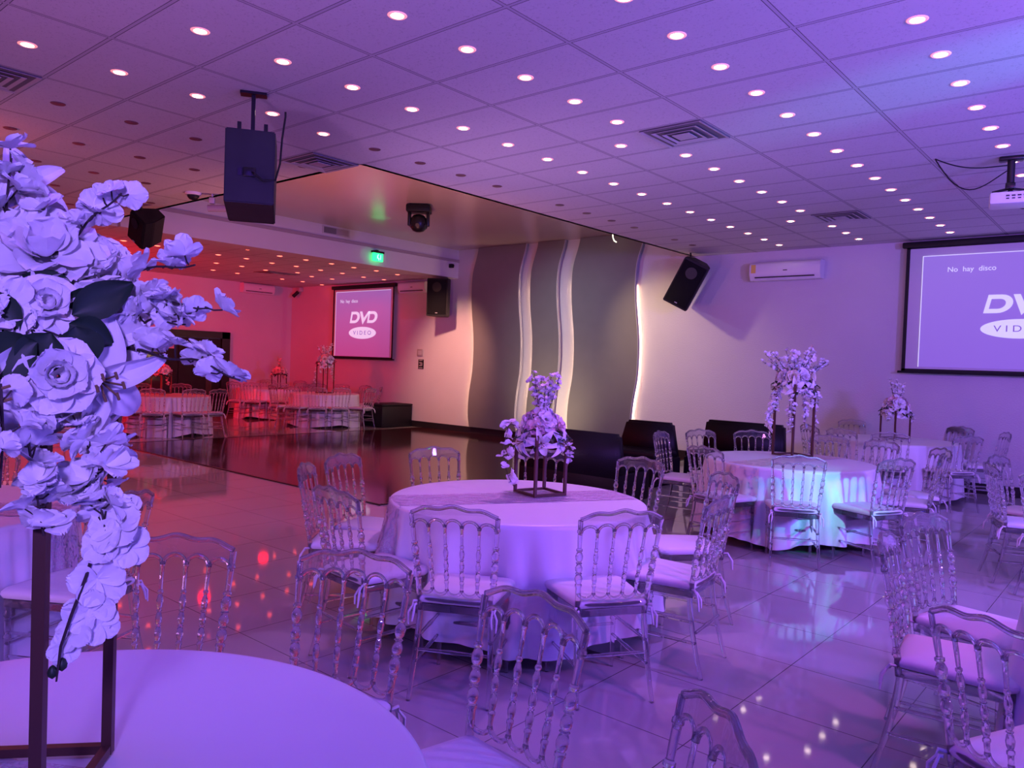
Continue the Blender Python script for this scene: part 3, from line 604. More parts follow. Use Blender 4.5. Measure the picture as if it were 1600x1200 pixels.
t1 = ay(1518, 420, YB-0.15); c1 = ay(1596, 482, YB-0.15)
M['pict_big'].node_tree.nodes
screen(-3.06, -0.02, 1.72, 3.58, YB-0.14, M['pict_big'], -2.83, -0.30, 1.80, 3.44, c1.x, c1.z-0.06, 0.26, 'wide projection screen on the purple wall, beside the air conditioner', (t1.x, t1.z))
t2 = ay(546, 471, YB-0.12); c2 = ay(567, 503, YB-0.12)
screen(-17.25, -14.76, 1.62, 3.46, YB-0.12, M['pict_small'], -17.12, -14.88, 1.68, 3.38, c2.x, c2.z-0.03, 0.30, 'smaller projection screen in the red alcove, showing a magenta picture', (t2.x, t2.z), True)

# ------------------------------------------------------------------ lounge seats and black box
def lounge(loc, rz, wd, ht, label, slant=0.10, seat_ext=0.0):
    o = tag(empty('lounge_sofa', loc, rz), label, 'sofa')
    MB().rbox((-seat_ext/2, 0.02, 0.21), (wd+seat_ext, 0.72, 0.36), 0.03, 2).build('seat_base', M['leather'], o)
    MB().rbox((-seat_ext/2, -0.03, 0.43), (wd+seat_ext-0.02, 0.62, 0.10), 0.04, 3).build('seat_cushion', M['leather'], o)
    bm = bmesh.new(); bmesh.ops.create_cube(bm, size=1)
    for v in bm.verts:
        t = v.co.z+0.5
        v.co = Vector((v.co.x*(wd-slant*2*t*0.4), v.co.y*(0.22-0.06*t)+0.27+0.05*t, 0.30+t*(ht-0.30)))
    bmesh.ops.bevel(bm, geom=bm.edges[:], offset=0.035, segments=3, affect='EDGES')
    me = bpy.data.meshes.new('backrest'); bm.to_mesh(me); bm.free(); me.materials.append(M['leather'])
    for p_ in me.polygons: p_.use_smooth = True
    b = bpy.data.objects.new('backrest', me); col.objects.link(b); b.parent = o
    MB().box((0, 0, 0.02), (wd*0.9, 0.6, 0.04)).build('plinth', M['black'], o, False)
    return o
lounge((-5.50, 7.90, 0), PI, 1.50, 0.85, 'black lounge seat seen from behind, standing just beyond the round table with the short bouquet')
lounge((-5.72, 9.55, 0), 0, 0.98, 0.86, 'black lounge seat with slanting back, the one next to the wavy panels', 0.3, 0.5)
lounge((-4.62, 10.35, 0), 0, 1.24, 0.90, 'black high-backed lounge seat behind the table with the tall bouquet')
o = tag(empty('storage_box', (-14.40, 12.28, 0)), 'low black box seat against the wall between red alcove and warm wall', 'box seat')
MB().rbox((0, 0, 0.26), (0.70, 0.95, 0.50), 0.02, 2).build('body', M['leather'], o); MB().rbox((0, 0, 0.535), (0.72, 0.97, 0.05), 0.02, 2).build('lid', M['leather'], o)

# ------------------------------------------------------------------ chairs
ZS, ZT = 0.42, 0.872
def BK(u, z, off=0.0):
    t = (z-0.40)/0.48
    W_ = 0.170+0.036*max(t, 0)
    return Vector((u*W_, -0.185-0.080*max(t, 0)**1.3-0.022*(1-u*u)-off, z))
POST = [(0.40, .0135), (0.46, .0135), (0.54, .0125), (0.545, .0165), (0.553, .0165), (0.557, .011), (0.568, .0165), (0.582, .0185), (0.598, .014), (0.602, .010), (0.607, .016), (0.612, .010), (0.620, .0165), (0.634, .0175), (0.647, .012), (0.652, .0095), (0.657, .0155), (0.662, .0095), (0.672, .016), (0.690, .0185), (0.706, .0125), (0.711, .0095), (0.716, .015), (0.723, .015), (0.727, .0095), (0.76, .0105), (0.80, .011), (0.803, .0145), (0.812, .0145), (0.816, .011), (0.86, .0115)]
def make_chair():
    o = empty('clear_chair')
    g = M['acrylic']
    # seat frame (trapezoid) and cushion
    def outline(s=1.0, dy=0.0, n=10):
        pts = []; hw_f, hw_r, yf, yr, r = 0.205*s, 0.178*s, 0.205*s, -0.195*s, 0.05*s
        for (cx, cy, a0) in ((hw_f-r, yf-r, 0), (-hw_f+r, yf-r, 90), (-hw_r+r*0.5, yr+r*0.5, 180), (hw_r-r*0.5, yr+r*0.5, 270)):
            rr = r if a0 < 180 else r*0.5
            for k in range(n): a = R(a0+90*k/(n-1)); pts.append((cx+rr*math.cos(a), cy+rr*math.sin(a)+dy))
        return pts
    def loft(levels):
        mb = MB(); vs_ = []; n = len(outline())
        for s, z in levels: vs_ += [(x, y, z) for x, y in outline(s)]
        fs_ = [(k*n+i, k*n+(i+1) % n, (k+1)*n+(i+1) % n, (k+1)*n+i) for k in range(len(levels)-1) for i in range(n)]
        fs_ += [tuple(range(n-1, -1, -1)), tuple((len(levels)-1)*n+i for i in range(n))]
        return mb.add(vs_, fs_)
    loft([(0.97, 0.395), (1.0, 0.400), (1.0, 0.425), (0.98, 0.430)]).build('seat_frame', g, o)
    cu = loft([(0.93, 0.431), (1.02, 0.438), (1.05, 0.450), (1.04, 0.462), (0.99, 0.472), (0.8, 0.478), (0.4, 0.481)]).build('cushion', M['cushion'], o)
    for s in (-1, 1):
        t = MB(); x = s*0.178
        t.tube([(x, -0.19, 0.44), (x+s*0.02, -0.215, 0.445), (x+s*0.018, -0.225, 0.43), (x, -0.215, 0.432)], 0.006, 6)
        t.tube([(x+s*0.012, -0.222, 0.435), (x+s*0.032, -0.24, 0.40), (x+s*0.030, -0.245, 0.345)], [0.005, 0.006, 0.004], 6)
        t.tube([(x+s*0.008, -0.222, 0.435), (x+s*0.006, -0.245, 0.40), (x+s*0.012, -0.25, 0.36)], [0.005, 0.006, 0.004], 6)
        t.build('cushion_tie', M['cushion'], cu)
    for s in (-1, 1):
        MB().tube([BK(s, z) for z, r in POST], [r for z, r in POST], 10).build('back_post', g, o)
        f = [(0.395, .015), (0.37, .015), (0.365, .0175), (0.35, .0175), (0.345, .013), (0.30, .0145), (0.265, .014), (0.26, .0175), (0.25, .0175), (0.245, .0125), (0.12, .0115), (0.012, .0095), (0.0, .0095)]
        MB().tube([(s*(0.178+0.004*(0.4-z)), 0.178+0.01*(0.4-z), z) for z, r in f], [r for z, r in f], 10).build('leg', g, o)
        MB().tube([(s*(0.170+0.02*((0.41-z)/0.41)), -0.180-0.085*((0.41-z)/0.41)**1.5, z) for z in (0.41, 0.38, 0.33, 0.28, 0.22, 0.15, 0.08, 0.0)], [.015, .014, .015, .014, .013, .0125, .011, .010], 10).build('leg', g, o)
        for z in (0.17, 0.275):
            yr = -0.180-0.085*((0.41-z)/0.41)**1.5
            MB().tube([(s*0.178, 0.18, z), (s*0.176, 0.06, z), (s*0.176, 0.0, z), (s*0.176, -0.06, z), (s*0.176, yr, z)], [.0075, .0085, .011, .0085, .0075], 8).build('stretcher', g, o)
    for y, z in ((0.18, 0.225), (-0.222, 0.225), (0.18, 0.33)):
        MB().tube([(-0.178, y, z), (-0.06, y, z), (0, y, z), (0.06, y, z), (0.178, y, z)], [.0075, .0085, .011, .0085, .0075], 8).build('stretcher', g, o)
    for u in (-0.6, -0.2, 0.2, 0.6):
        pr_ = [(z, r*0.66) for z, r in POST if 0.5 < z]
        pr_ = [(0.505, .007)]+pr_[:-1]+[(0.82, .0075)]
        MB().tube([BK(u, z) for z, r in pr_], [r for z, r in pr_], 8).build('spindle', g, o)
    # crest plate between the wavy top and five arches
    def ztop(u): return 0.868+0.034*(1-u*u)+0.006*math.cos(3*PI*u)*(1-0.3*abs(u))
    def zarch(u):
        c = round((u+0)/0.4)*0.4; c = max(-0.8, min(0.8, c)); d = (u-c)/0.2
        return 0.792+0.018*(1-u*u)+0.036*math.sqrt(max(0, 1-d*d))
    mb = MB(); n = 80; vs_ = []
    for k in range(n+1):
        u = -1+2*k/n; zt, zb = ztop(u), zarch(u)
        for off in (-0.006, 0.006):
            for z in (zb, (zb+zt)/2, zt): vs_.append(BK(u, z, off))
    fs_ = []
    for k in range(n):
        q = 6*k
        fs_ += [(q, q+1, q+7, q+6), (q+1, q+2, q+8, q+7), (q+3, q+9, q+10, q+4), (q+4, q+10, q+11, q+5), (q, q+6, q+9, q+3), (q+2, q+5, q+11, q+8)]
    fs_ += [(0, 3, 4, 1), (1, 4, 5, 2), (6*n, 6*n+1, 6*n+4, 6*n+3), (6*n+1, 6*n+2, 6*n+5, 6*n+4)]
    mb.add(vs_, fs_)
    mb.tube([BK(-1+2*k/60, ztop(-1+2*k/60)) for k in range(61)], 0.0095, 8)
    for c in (-0.8, -0.4, 0, 0.4, 0.8):
        pts = []
        for k in range(15):
            a = PI*k/14; u = c-0.19*math.cos(a); pts.append(BK(u, 0.792+0.018*(1-u*u)+0.034*math.sin(a)))
        mb.tube(pts, 0.0075, 8)
    mb.build('crest_rail', g, o)
    # scalloped lower rail with a flat bar beneath
    lr = MB()
    for c in (-0.8, -0.4, 0, 0.4, 0.8):
        lr.tube([BK(c-0.19*math.cos(PI*k/12), 0.512-0.026*math.sin(PI*k/12)) for k in range(13)], 0.0075, 8)
    lr.tube([BK(-1+2*k/20, 0.455) for k in range(21)], 0.008, 8)
    lr.build('lower_rail', g, o)
    o.scale = (1.03, 1.03, 1.045)
    return o
CH = make_chair(); used_first = [False]
def place_chair(x, y, face, label, group=None):
    """face: direction in degrees the sitter looks"""
    if not used_first[0]: o = CH; used_first[0] = True
    else: o = copy_tree(CH)
    o.location = (x, y, 0); o.rotation_euler = (0, 0, R(face-90))
    if 'group' in o: del o['group']
    tag(o, label, 'chair', group); return o

# ------------------------------------------------------------------ tables, cloths
TR, TH = 0.80, 0.76
def cloth_r(a, d, seed, flare=0.055, amp=0.035, nf=9):
    """radius of the hanging skirt at angle a, depth fraction d (0 at the table edge, 1 at the hem)"""
    f = math.sin(nf*a+seed)+0.55*math.sin((nf*2-3)*a+seed*2.3)+0.35*math.sin((nf*3+1)*a+seed*1.7)
    f2 = math.copysign(abs(f)**0.8, f)
    return TR+0.008+flare*d+amp*f2*min(1, d*1.9)**1.1*0.66
def tablecloth(cx, cy, seed, label, group=None, hem=0.11, flare=0.055, amp=0.035, nf=9):
    n = 320; vs_ = [(0, 0, TH+0.006)]; fs_ = []; rings = []
    for r in (0.2, 0.4, 0.6, 0.72, 0.785, 0.798):
        rings.append([(r*math.cos(2*PI*k/n), r*math.sin(2*PI*k/n), TH+0.006-(0.002 if r > 0.79 else 0)) for k in range(n)])
    m = 26
    for j in range(m+1):
        d = j/m; row = []
        for k in range(n):
            a = 2*PI*k/n; hz = hem+0.035*math.sin(4*a+seed)+0.012*math.sin(9*a+seed); z = TH-0.002-(TH-hz)*d
            r = cloth_r(a, d, seed, flare, amp, nf); row.append((r*math.cos(a), r*math.sin(a), z))
        rings.append(row)
    for row in rings: vs_ += row
    fs_ += [(0, 1+k, 1+(k+1) % n) for k in range(n)]
    for j in range(len(rings)-1):
        b = 1+j*n; c = b+n; fs_ += [(b+k, c+k, c+(k+1) % n, b+(k+1) % n) for k in range(n)]
    o = MB().add(vs_, fs_).build('tablecloth', M['cloth'], None, loc=(cx, cy, 0), angle=60)
    return tag(o, label, 'tablecloth', group)
def table(cx, cy, label):
    o = tag(empty('round_table', (cx, cy, 0)), label, 'table')
    MB().lathe([(TR-0.01, TH-0.035), (TR-0.003, TH-0.02), (TR-0.003, TH-0.006), (TR-0.01, TH-0.001)], 64).build('tabletop', M['table_wood'], o)
    for k in range(4):
        a = PI/4+k*PI/2; MB().tube([(0.5*math.cos(a), 0.5*math.sin(a), TH-0.035), (0.56*math.cos(a), 0.56*math.sin(a), 0.0)], 0.016, 10).build('leg', M['black_metal'], o)
    return o
def runner(cx, cy, off, ang, wd, drop1, drop2, seed, m, label, flare=0.055, amp=0.035, nf=9, hem=0.11):
    """cloth band crossing the table along ang (deg); off = sideways offset; drops down both sides"""
    A = R(ang); dx, dy = math.cos(A), math.sin(A); nx, ny = -dy, dx
    nu, nv = 24, 90
    def pt(u, v):
        wv = off+(u-0.5)*wd; L = math.sqrt(max(0.01, (TR-0.005)**2-wv*wv))
        tot = drop1+drop2+2*L; s = v*tot-drop1-L
        if abs(s) <= L: return (dx*s+nx*wv, dy*s+ny*wv, TH+0.0095)
        sg = 1 if s > 0 else -1; down = abs(s)-L
        ex, ey = dx*sg*L+nx*wv, dy*sg*L+ny*wv; a = math.atan2(ey, ex)
        d = min(1, down/(TH-hem)); r = cloth_r(a, d, seed, flare, amp, nf)+0.006
        return (r*math.cos(a), r*math.sin(a), TH+0.004-down*0.99)
    o = MB().grid(pt, nu, nv).build('table_runner', m, None, loc=(cx, cy, 0), angle=60)
    return tag(o, label, 'table runner')

TABLES = dict(
    C=(-3.105, 3.75, 1.3, 'middle round table', dict(amp=0.075, flare=0.085, nf=9)),
    R=(-2.82, 7.60, 4.1, 'round table with the tall bouquet near the lounge seats', dict(hem=0.10, flare=0.08, amp=0.06, nf=12)),
    F=(-2.835, 11.535, 2.2, 'round table under the purple wall', dict(hem=0.05)),
    L=(-4.903, 0.955, 0.4, 'round table half out of view beside the front tall bouquet', dict(hem=0.06)),
    O=(-1.607, 0.457, 5.0, 'front round table carrying the large white bouquet', dict()),
    S=(0.41, 3.70, 3.3, 'round table at the side beyond the picture edge', dict()),
    T=(0.12, 7.90, 1.9, 'second round table at the side toward the projector', dict()),
    A=(-15.0, 7.12, 0.9, 'round table in front of the black double door', dict(hem=0.03)),
    B=(-15.27, 11.05, 2.9, 'round table under the small screen', dict(hem=0.03)),
    K=(-17.8, 11.14, 5.5, 'round table in the corner of the red alcove', dict(hem=0.03)))
NM = dict(C='the middle round table', R='the table near the black lounge seats', F='the far table under the purple wall', L='the table half hidden behind front blossoms',
          O='the front table', S='the pink-lit side table', T='the far side table below the projector', A='the table before the black door', B='the table under the small screen', K='the corner table of the red alcove')
for k, (cx, cy, sd, nm, kw) in TABLES.items():
    table(cx, cy, 'round folding table hidden under the white cloth of '+NM[k].replace('the ', '', 1))
    tablecloth(cx, cy, sd, 'white satin cloth falling in folds over '+NM[k], None, **kw)
runner(-3.105, 3.75, 0.03, 60, 0.36, 0.42, 0.38, 1.3, M['lace'], 'pale lace runner across the middle round table under the short bouquet', flare=0.085, amp=0.075, nf=9)
runner(-2.82, 7.60, 0.0, 80, 0.34, 0.45, 0.40, 4.1, M['sequin'], 'sequinned runner hanging over the table near the black lounge seats', flare=0.08, amp=0.06, nf=12, hem=0.10)
runner(-1.607, 0.457, -0.02, 32, 0.36, 0.30, 0.30, 5.0, M['lace'], 'pale lace runner under the tall bouquet on the front table')
runner(-4.903, 0.955, 0.0, 50, 0.36, 0.45, 0.40, 0.4, M['lace'], 'lace runner on the side table half hidden by the tall front bouquet', hem=0.06)
runner(-15.0, 7.12, 0.0, 96, 0.30, 0.62, 0.4, 0.9, M['sequin'], 'pale runner hanging down the table before the black door', hem=0.03)

# ------------------------------------------------------------------ chair placement: (angle around the table, radius of the seat centre, extra turn, words)
PL = dict(
 C=[(-64, 1.055, 3, 'seen from behind, at the near side, below the lace runner'), (-27, 1.05, -6, 'seen from behind, at the near side with blue cloth folds behind its spindles'),
    (7, 1.03, 0, 'seen edge-on, nearer of the two at the tall bouquet side'), (49, 1.11, 0, 'seen edge-on, further of the two at the tall bouquet side'),
    (85, 1.03, 0, 'behind the table, its back against dark lounge seats, rightward of the bouquet'.replace('rightward of the bouquet', 'clear of the bouquet')),
    (122, 1.00, 0, 'directly behind the legs of the short bouquet'), (161, 1.01, 0, 'behind the table against the wooden dance floor'),
    (-161, 1.05, 0, 'on the dance floor side, furthest of three with visible white seats'), (-137, 1.07, 0, 'on the dance floor side, edge-on, middle of three'), (-98, 1.04, 3, 'on the dance floor side, closest of three to the front table')],
 R=[(-67, 1.03, 4, 'seen from behind, cushion tie hanging'), (-29, 1.02, 3, 'seen from behind with green glint on the crest'), (11, 1.04, 0, 'edge-on at the projector side, nearer one'),
    (36, 1.18, 0, 'edge-on at the projector side, further one'), (-103, 1.00, -4, 'seen from behind at the middle table side'), (-172, 1.08, 0, 'edge-on in front of the black lounge seats'),
    (157, 1.06, 0, 'facing us before the black lounge seat, beside the edge-on one'), (128, 1.10, 0, 'facing us before the high-backed lounge seat, beside bouquet legs'),
    (92, 1.05, 0, 'at its far side, just past the bouquet legs'), (66, 1.05, 0, 'at its far side, in front of the next table cloth')],
 F=[(131, 1.04, 0, 'by the wall, first after the bouquet of the nearer table'), (94, 1.04, 0, 'by the wall behind the short bouquet legs'), (63, 1.04, 0, 'by the wall under the wide screen edge'),
    (-38, 1.04, 0, 'seen from behind at its near screen side'), (24, 1.08, 0, 'edge-on, below the wide screen'), (-128, 1.04, 0, 'at its lounge seat side, seen slantwise'),
    (-104, 1.04, 0, 'at its near side, overlapped by chairs of the nearer table'), (-78, 1.04, 0, 'at its near side below the short bouquet')],
 L=[(28, 1.05, 0, 'at its dance floor side, mostly behind the cloth'), (150, 1.1, 0, 'at its far side behind drooping blossoms')],
 O=[(112, 1.04, 2, 'behind the table, second from the white bouquet'), (79, 1.04, 4, 'behind the table, third from the white bouquet, seat showing'), (143, 1.14, -6, 'behind the table, next to the white bouquet'), (44, 1.08, 0, 'cut by the lower picture edge, only the crest showing')],
 S=[(187, 1.02, 0, 'edge-on, pink glints down its back'), (156, 1.13, 8, 'seen slantwise, pink glints on its spindles'), (-124, 1.10, 4, 'seen from behind, closest to us, cut by the picture edge'), (120, 1.12, 0, 'beyond the picture edge')],
 T=[(203, 1.02, 0, 'nearer edge-on one with a bow tied at its seat'), (166, 1.02, 0, 'further edge-on one'), (-126, 1.04, 0, 'cut by the picture edge')],
 A=[(-70, 1.05, 0, 'nearest the front bouquet blossoms'), (-36, 1.05, 0, 'seen from behind before the pale runner'), (-5, 1.05, 0, 'seen from behind past the pale runner'), (16, 1.08, 0, 'edge-on, glinting in front of the door leaf'), (143, 1.05, 0, 'facing us in front of the black door'), (178, 1.05, 0, 'facing us below the coral bouquet')],
 B=[(-98, 1.05, 0, 'on the corner-table side, further one'), (-69, 1.05, 0, 'on the corner-table side, nearer one'), (-43, 1.05, 0, 'seen from behind, first from the black box seat side but one'), (-20, 1.05, 0, 'seen from behind, closest to the black box seat'),
    (14, 1.08, 0, 'edge-on beside the black box seat'), (56, 1.05, 0, 'behind, above the black box seat'), (95, 1.05, 0, 'against the wall under the screen bar'), (126, 1.05, 0, 'against the wall under the screen middle'), (152, 1.05, 0, 'behind the tall bouquet legs')],
 K=[(-72, 1.05, 0, 'on the door side, outer one'), (-50, 1.05, 0, 'on the door side, inner one'), (-22, 1.05, 0, 'seen from behind near the short bouquet'), (4, 1.05, 0, 'between the two alcove tables'), (110, 1.05, 0, 'against the wall at the room corner'), (150, 1.05, 0, 'behind the short coral bouquet')])
for k, rows in PL.items():
    cx, cy = TABLES[k][:2]
    for ang, rr, extra, words_ in rows:
        a = R(ang); lab = 'clear acrylic chair at '+NM[k].replace('the side where chairs glint pink', 'the pink-lit side').replace('the table at the pink-lit side', 'the pink-lit side table')
        short = dict(C='middle round table', R='table near the lounge seats', F='far purple-wall table', L='side table behind bouquet', O='front table', S='pink-lit side table', T='far side table', A='black-door table', B='small-screen table', K='alcove corner table')[k]
        lab = 'clear chair, '+short+': '+words_
        w16 = lab.split()
        place_chair(cx+rr*math.cos(a), cy+rr*math.sin(a), ang+180+extra, ' '.join(w16[:16]))
place_chair(-11.9, 4.05, 175, 'clear chair standing alone in red light beyond the blossoms')
place_chair(-7.1, 2.1, 150, 'clear chair with pale crest between side table and dance floor')

# ------------------------------------------------------------------ flowers
def petal(mb, L, W_, curl, cup, mtx, nu=6, nv=6, tip=1.0, ruffle=0.0, rs=0.0, base=0.12):
    def fn(u, v):
        t = v; s = (u-0.5)*2
        wd = W_*(base+(1-base)*math.sin(PI*min(1, t*0.5*(1+0.62*t)+0.08*t))**0.8) if tip >= 1 else W_*(base+(1-base)*math.sin(PI*(t**0.75)*0.97))
        if t > 0.9 and tip >= 1: wd *= 1-0.35*(t-0.9)/0.1
        th = curl*t; x = s*wd*0.5
        rad = L*(math.sin(th)/curl if abs(curl) > 0.05 else t); zz = L*((1-math.cos(th))/curl if abs(curl) > 0.05 else 0)
        z = -zz+cup*L*(s*s)*0.5*(1-abs(2*t-1)**2*0.5)+ruffle*L*math.sin(5*s*2+rs+4*t)*t
        return (x, rad, z)
    mb.grid(fn, nu, nv, mtx)
def basis(p, nrm, spin=0.0, s=1.0):
    nrm = Vector(nrm).normalized(); q = nrm.to_track_quat('Z', 'Y')
    return Matrix.Translation(p) @ q.to_matrix().to_4x4() @ Matrix.Rotation(spin, 4, 'Z') @ Matrix.Diagonal((s, s, s, 1))
def blossom(mb, p, nrm, r, rr=rnd, open_=0.5, n=5, det=5):
    m = basis(p, nrm, rr.random()*6.28)
    for k in range(n):
        mm = m @ Matrix.Rotation(2*PI*k/n+rr.uniform(-.15, .15), 4, 'Z') @ Matrix.Rotation(open_+rr.uniform(-.25, .3), 4, 'X')
        petal(mb, r*rr.uniform(.9, 1.12), r*0.98, 0.1+rr.uniform(-.5, .7), 0.26, mm, det, det, ruffle=0.06, rs=rr.random()*6)
def rose(mb, p, nrm, r, rr=rnd, det=6):
    m = basis(p, nrm, rr.random()*6.28)
    for lay, (nn, sc, op, cu, z) in enumerate(((3, .42, 1.35, -0.5, .32), (4, .60, 1.15, -0.2, .26), (5, .80, .85, 0.1, .18), (6, 1.0, .50, 0.7, .08), (6, 1.12, .22, 1.1, 0.0))):
        for k in range(nn):
            mm = m @ Matrix.Translation((0, 0, r*z*0.6)) @ Matrix.Rotation(2*PI*k/nn+lay*0.7+rr.uniform(-.1, .1), 4, 'Z') @ Matrix.Translation((0, r*0.04*(5-lay), 0)) @ Matrix.Rotation(op, 4, 'X')
            petal(mb, r*sc, r*sc*1.05, cu, 0.55, mm, det, det, ruffle=0.03, rs=rr.random()*6, base=0.35)
def lily(mb, st, p, nrm, r, rr=rnd, det=8, n=6):
    m = basis(p, nrm, rr.random()*6.28)
    for k in range(n):
        mm = m @ Matrix.Rotation(2*PI*k/n, 4, 'Z') @ Matrix.Rotation(0.75 if k % 2 else 0.6, 4, 'X')
        petal(mb, r*(1.05 if k % 2 else 1.0), r*(0.36 if k % 2 else 0.48), 1.5+rr.uniform(-.2, .35), 0.35, mm, det, det+3, tip=0, ruffle=0.025, rs=rr.random()*6, base=0.25)
    if st is not None:
        for k in range(6):
            a = 2*PI*k/6+.3; e = (0.16*r*math.cos(a), 0.16*r*math.sin(a), 0.62*r)
            st.tube([(0, 0, 0.05*r), (0.05*r*math.cos(a), 0.05*r*math.sin(a), 0.35*r), e], 0.010*r+0.0006, 5, m)
            st.tube([(e[0]-.05*r, e[1], e[2]), (e[0]+.05*r, e[1], e[2]+.01*r)], 0.02*r, 5, m)
def peony(mb, p, nrm, r, rr=rnd, n=34, det=4, flat=0.7):
    m = basis(p, nrm, rr.random()*6.28) @ Matrix.Diagonal((1, 1, flat, 1))
    for k in range(n):
        f = (k+0.5)/n; th = math.acos(1-f*1.25); ph = k*2.39996
        d = Vector((math.sin(th)*math.cos(ph), math.sin(th)*math.sin(ph), math.cos(th)))
        q = d.to_track_quat('Y', 'Z').to_matrix().to_4x4()
        mm = m @ Matrix.Translation(d*r*0.42) @ q @ Matrix.Rotation(rr.uniform(-.4, .4), 4, 'X')
        petal(mb, r*0.62, r*0.62, rr.uniform(-.4, .9), 0.45, mm, det, det, ruffle=0.07, rs=rr.random()*6, base=0.4)
def leaf(mb, p, d, L, W_, up=(0, 0, 1), curl=0.6):
    d = Vector(d).normalized(); u = Vector(up); xx = d.cross(u).normalized(); zz = xx.cross(d)
    m = Matrix.Translation(p) @ Matrix((xx, d, zz)).transposed().to_4x4()
    petal(mb, L, W_, curl, 0.2, m, 6, 8, tip=0, base=0.02)

def spray(parent, path, rb, n_b, rr, pm, name='blossom_spray', jit=0.03, det=5, sub=True, stemr=0.0025):
    """a branch with blossoms along it: stem mesh, blossoms as sub-parts (near) or in the same mesh (far)"""
    path = [Vector(p) for p in path]
    seg = [(b-a).length for a, b in zip(path[:-1], path[1:])]; tot = sum(seg)
    def at(t):
        s = t*tot
        for a, b, l in zip(path[:-1], path[1:], seg):
            if s <= l or b is path[-1]: return a.lerp(b, min(1, s/max(l, 1e-6)))
            s -= l
    st = MB().tube([at(k/12)+Vector((0, 0, 0.004*math.sin(k))) for k in range(13)], [stemr*(1.3-0.05*k) for k in range(13)], 6)
    items = []
    for k in range(n_b):
        t = min(1.0, 0.10+0.9*(k+0.5)/n_b); c = at(t); d = Vector((rr.uniform(-1, 1), rr.uniform(-1, 1), rr.uniform(-.8, 1))).normalized()
        toward = Vector((0, 0, EYE))-c; toward.normalize()
        nrm = (d*0.75+toward*0.8).normalized(); p = c+nrm*rb*0.35+Vector((rr.uniform(-jit, jit), rr.uniform(-jit, jit), rr.uniform(-jit, jit)))
        st.tube([c, c.lerp(p, .5)+Vector((0, 0, -0.003)), p], stemr*0.7, 5); items.append((p, nrm, rb*rr.uniform(.8, 1.15)))
    if sub:
        so = st.build(name, M['stem'], parent)
        for p, nrm, r in items:
            b = MB(); blossom(b, p, nrm, r, rr, det=det); b.build('blossom', pm, so)
        return so
    so = st.build(name, M['stem'], parent)
    b = MB()
    for p, nrm, r in items: blossom(b, p, nrm, r, rr, det=det)
    bo = b.build('blossoms', pm, so); bo['kind'] = 'stuff'
    return so
def stand_frame(parent, corners, z0, z1, rod, m):
    c = [Vector((*k, 0)) for k in corners]
    for z, nm in ((z0+rod/2, 'base_frame'), (z1-rod/2, 'top_frame')):
        mb = MB()
        for i in range(4):
            a, b = c[i], c[(i+1) % 4]; mid = (a+b)/2; d = b-a; mt = Matrix.Translation((mid.x, mid.y, z)) @ Matrix.Rotation(math.atan2(d.y, d.x), 4, 'Z')
            mb.box((0, 0, 0), (d.length, rod*0.9, rod*0.9), mt)
        mb.build(nm, m, parent, False)
    d = c[1]-c[0]; an = math.atan2(d.y, d.x)
    for k in c: MB().box((0, 0, 0), (rod, rod, z1-z0), Matrix.Translation((k.x, k.y, (z0+z1)/2)) @ Matrix.Rotation(an, 4, 'Z')).build('stand_leg', m, parent, False)

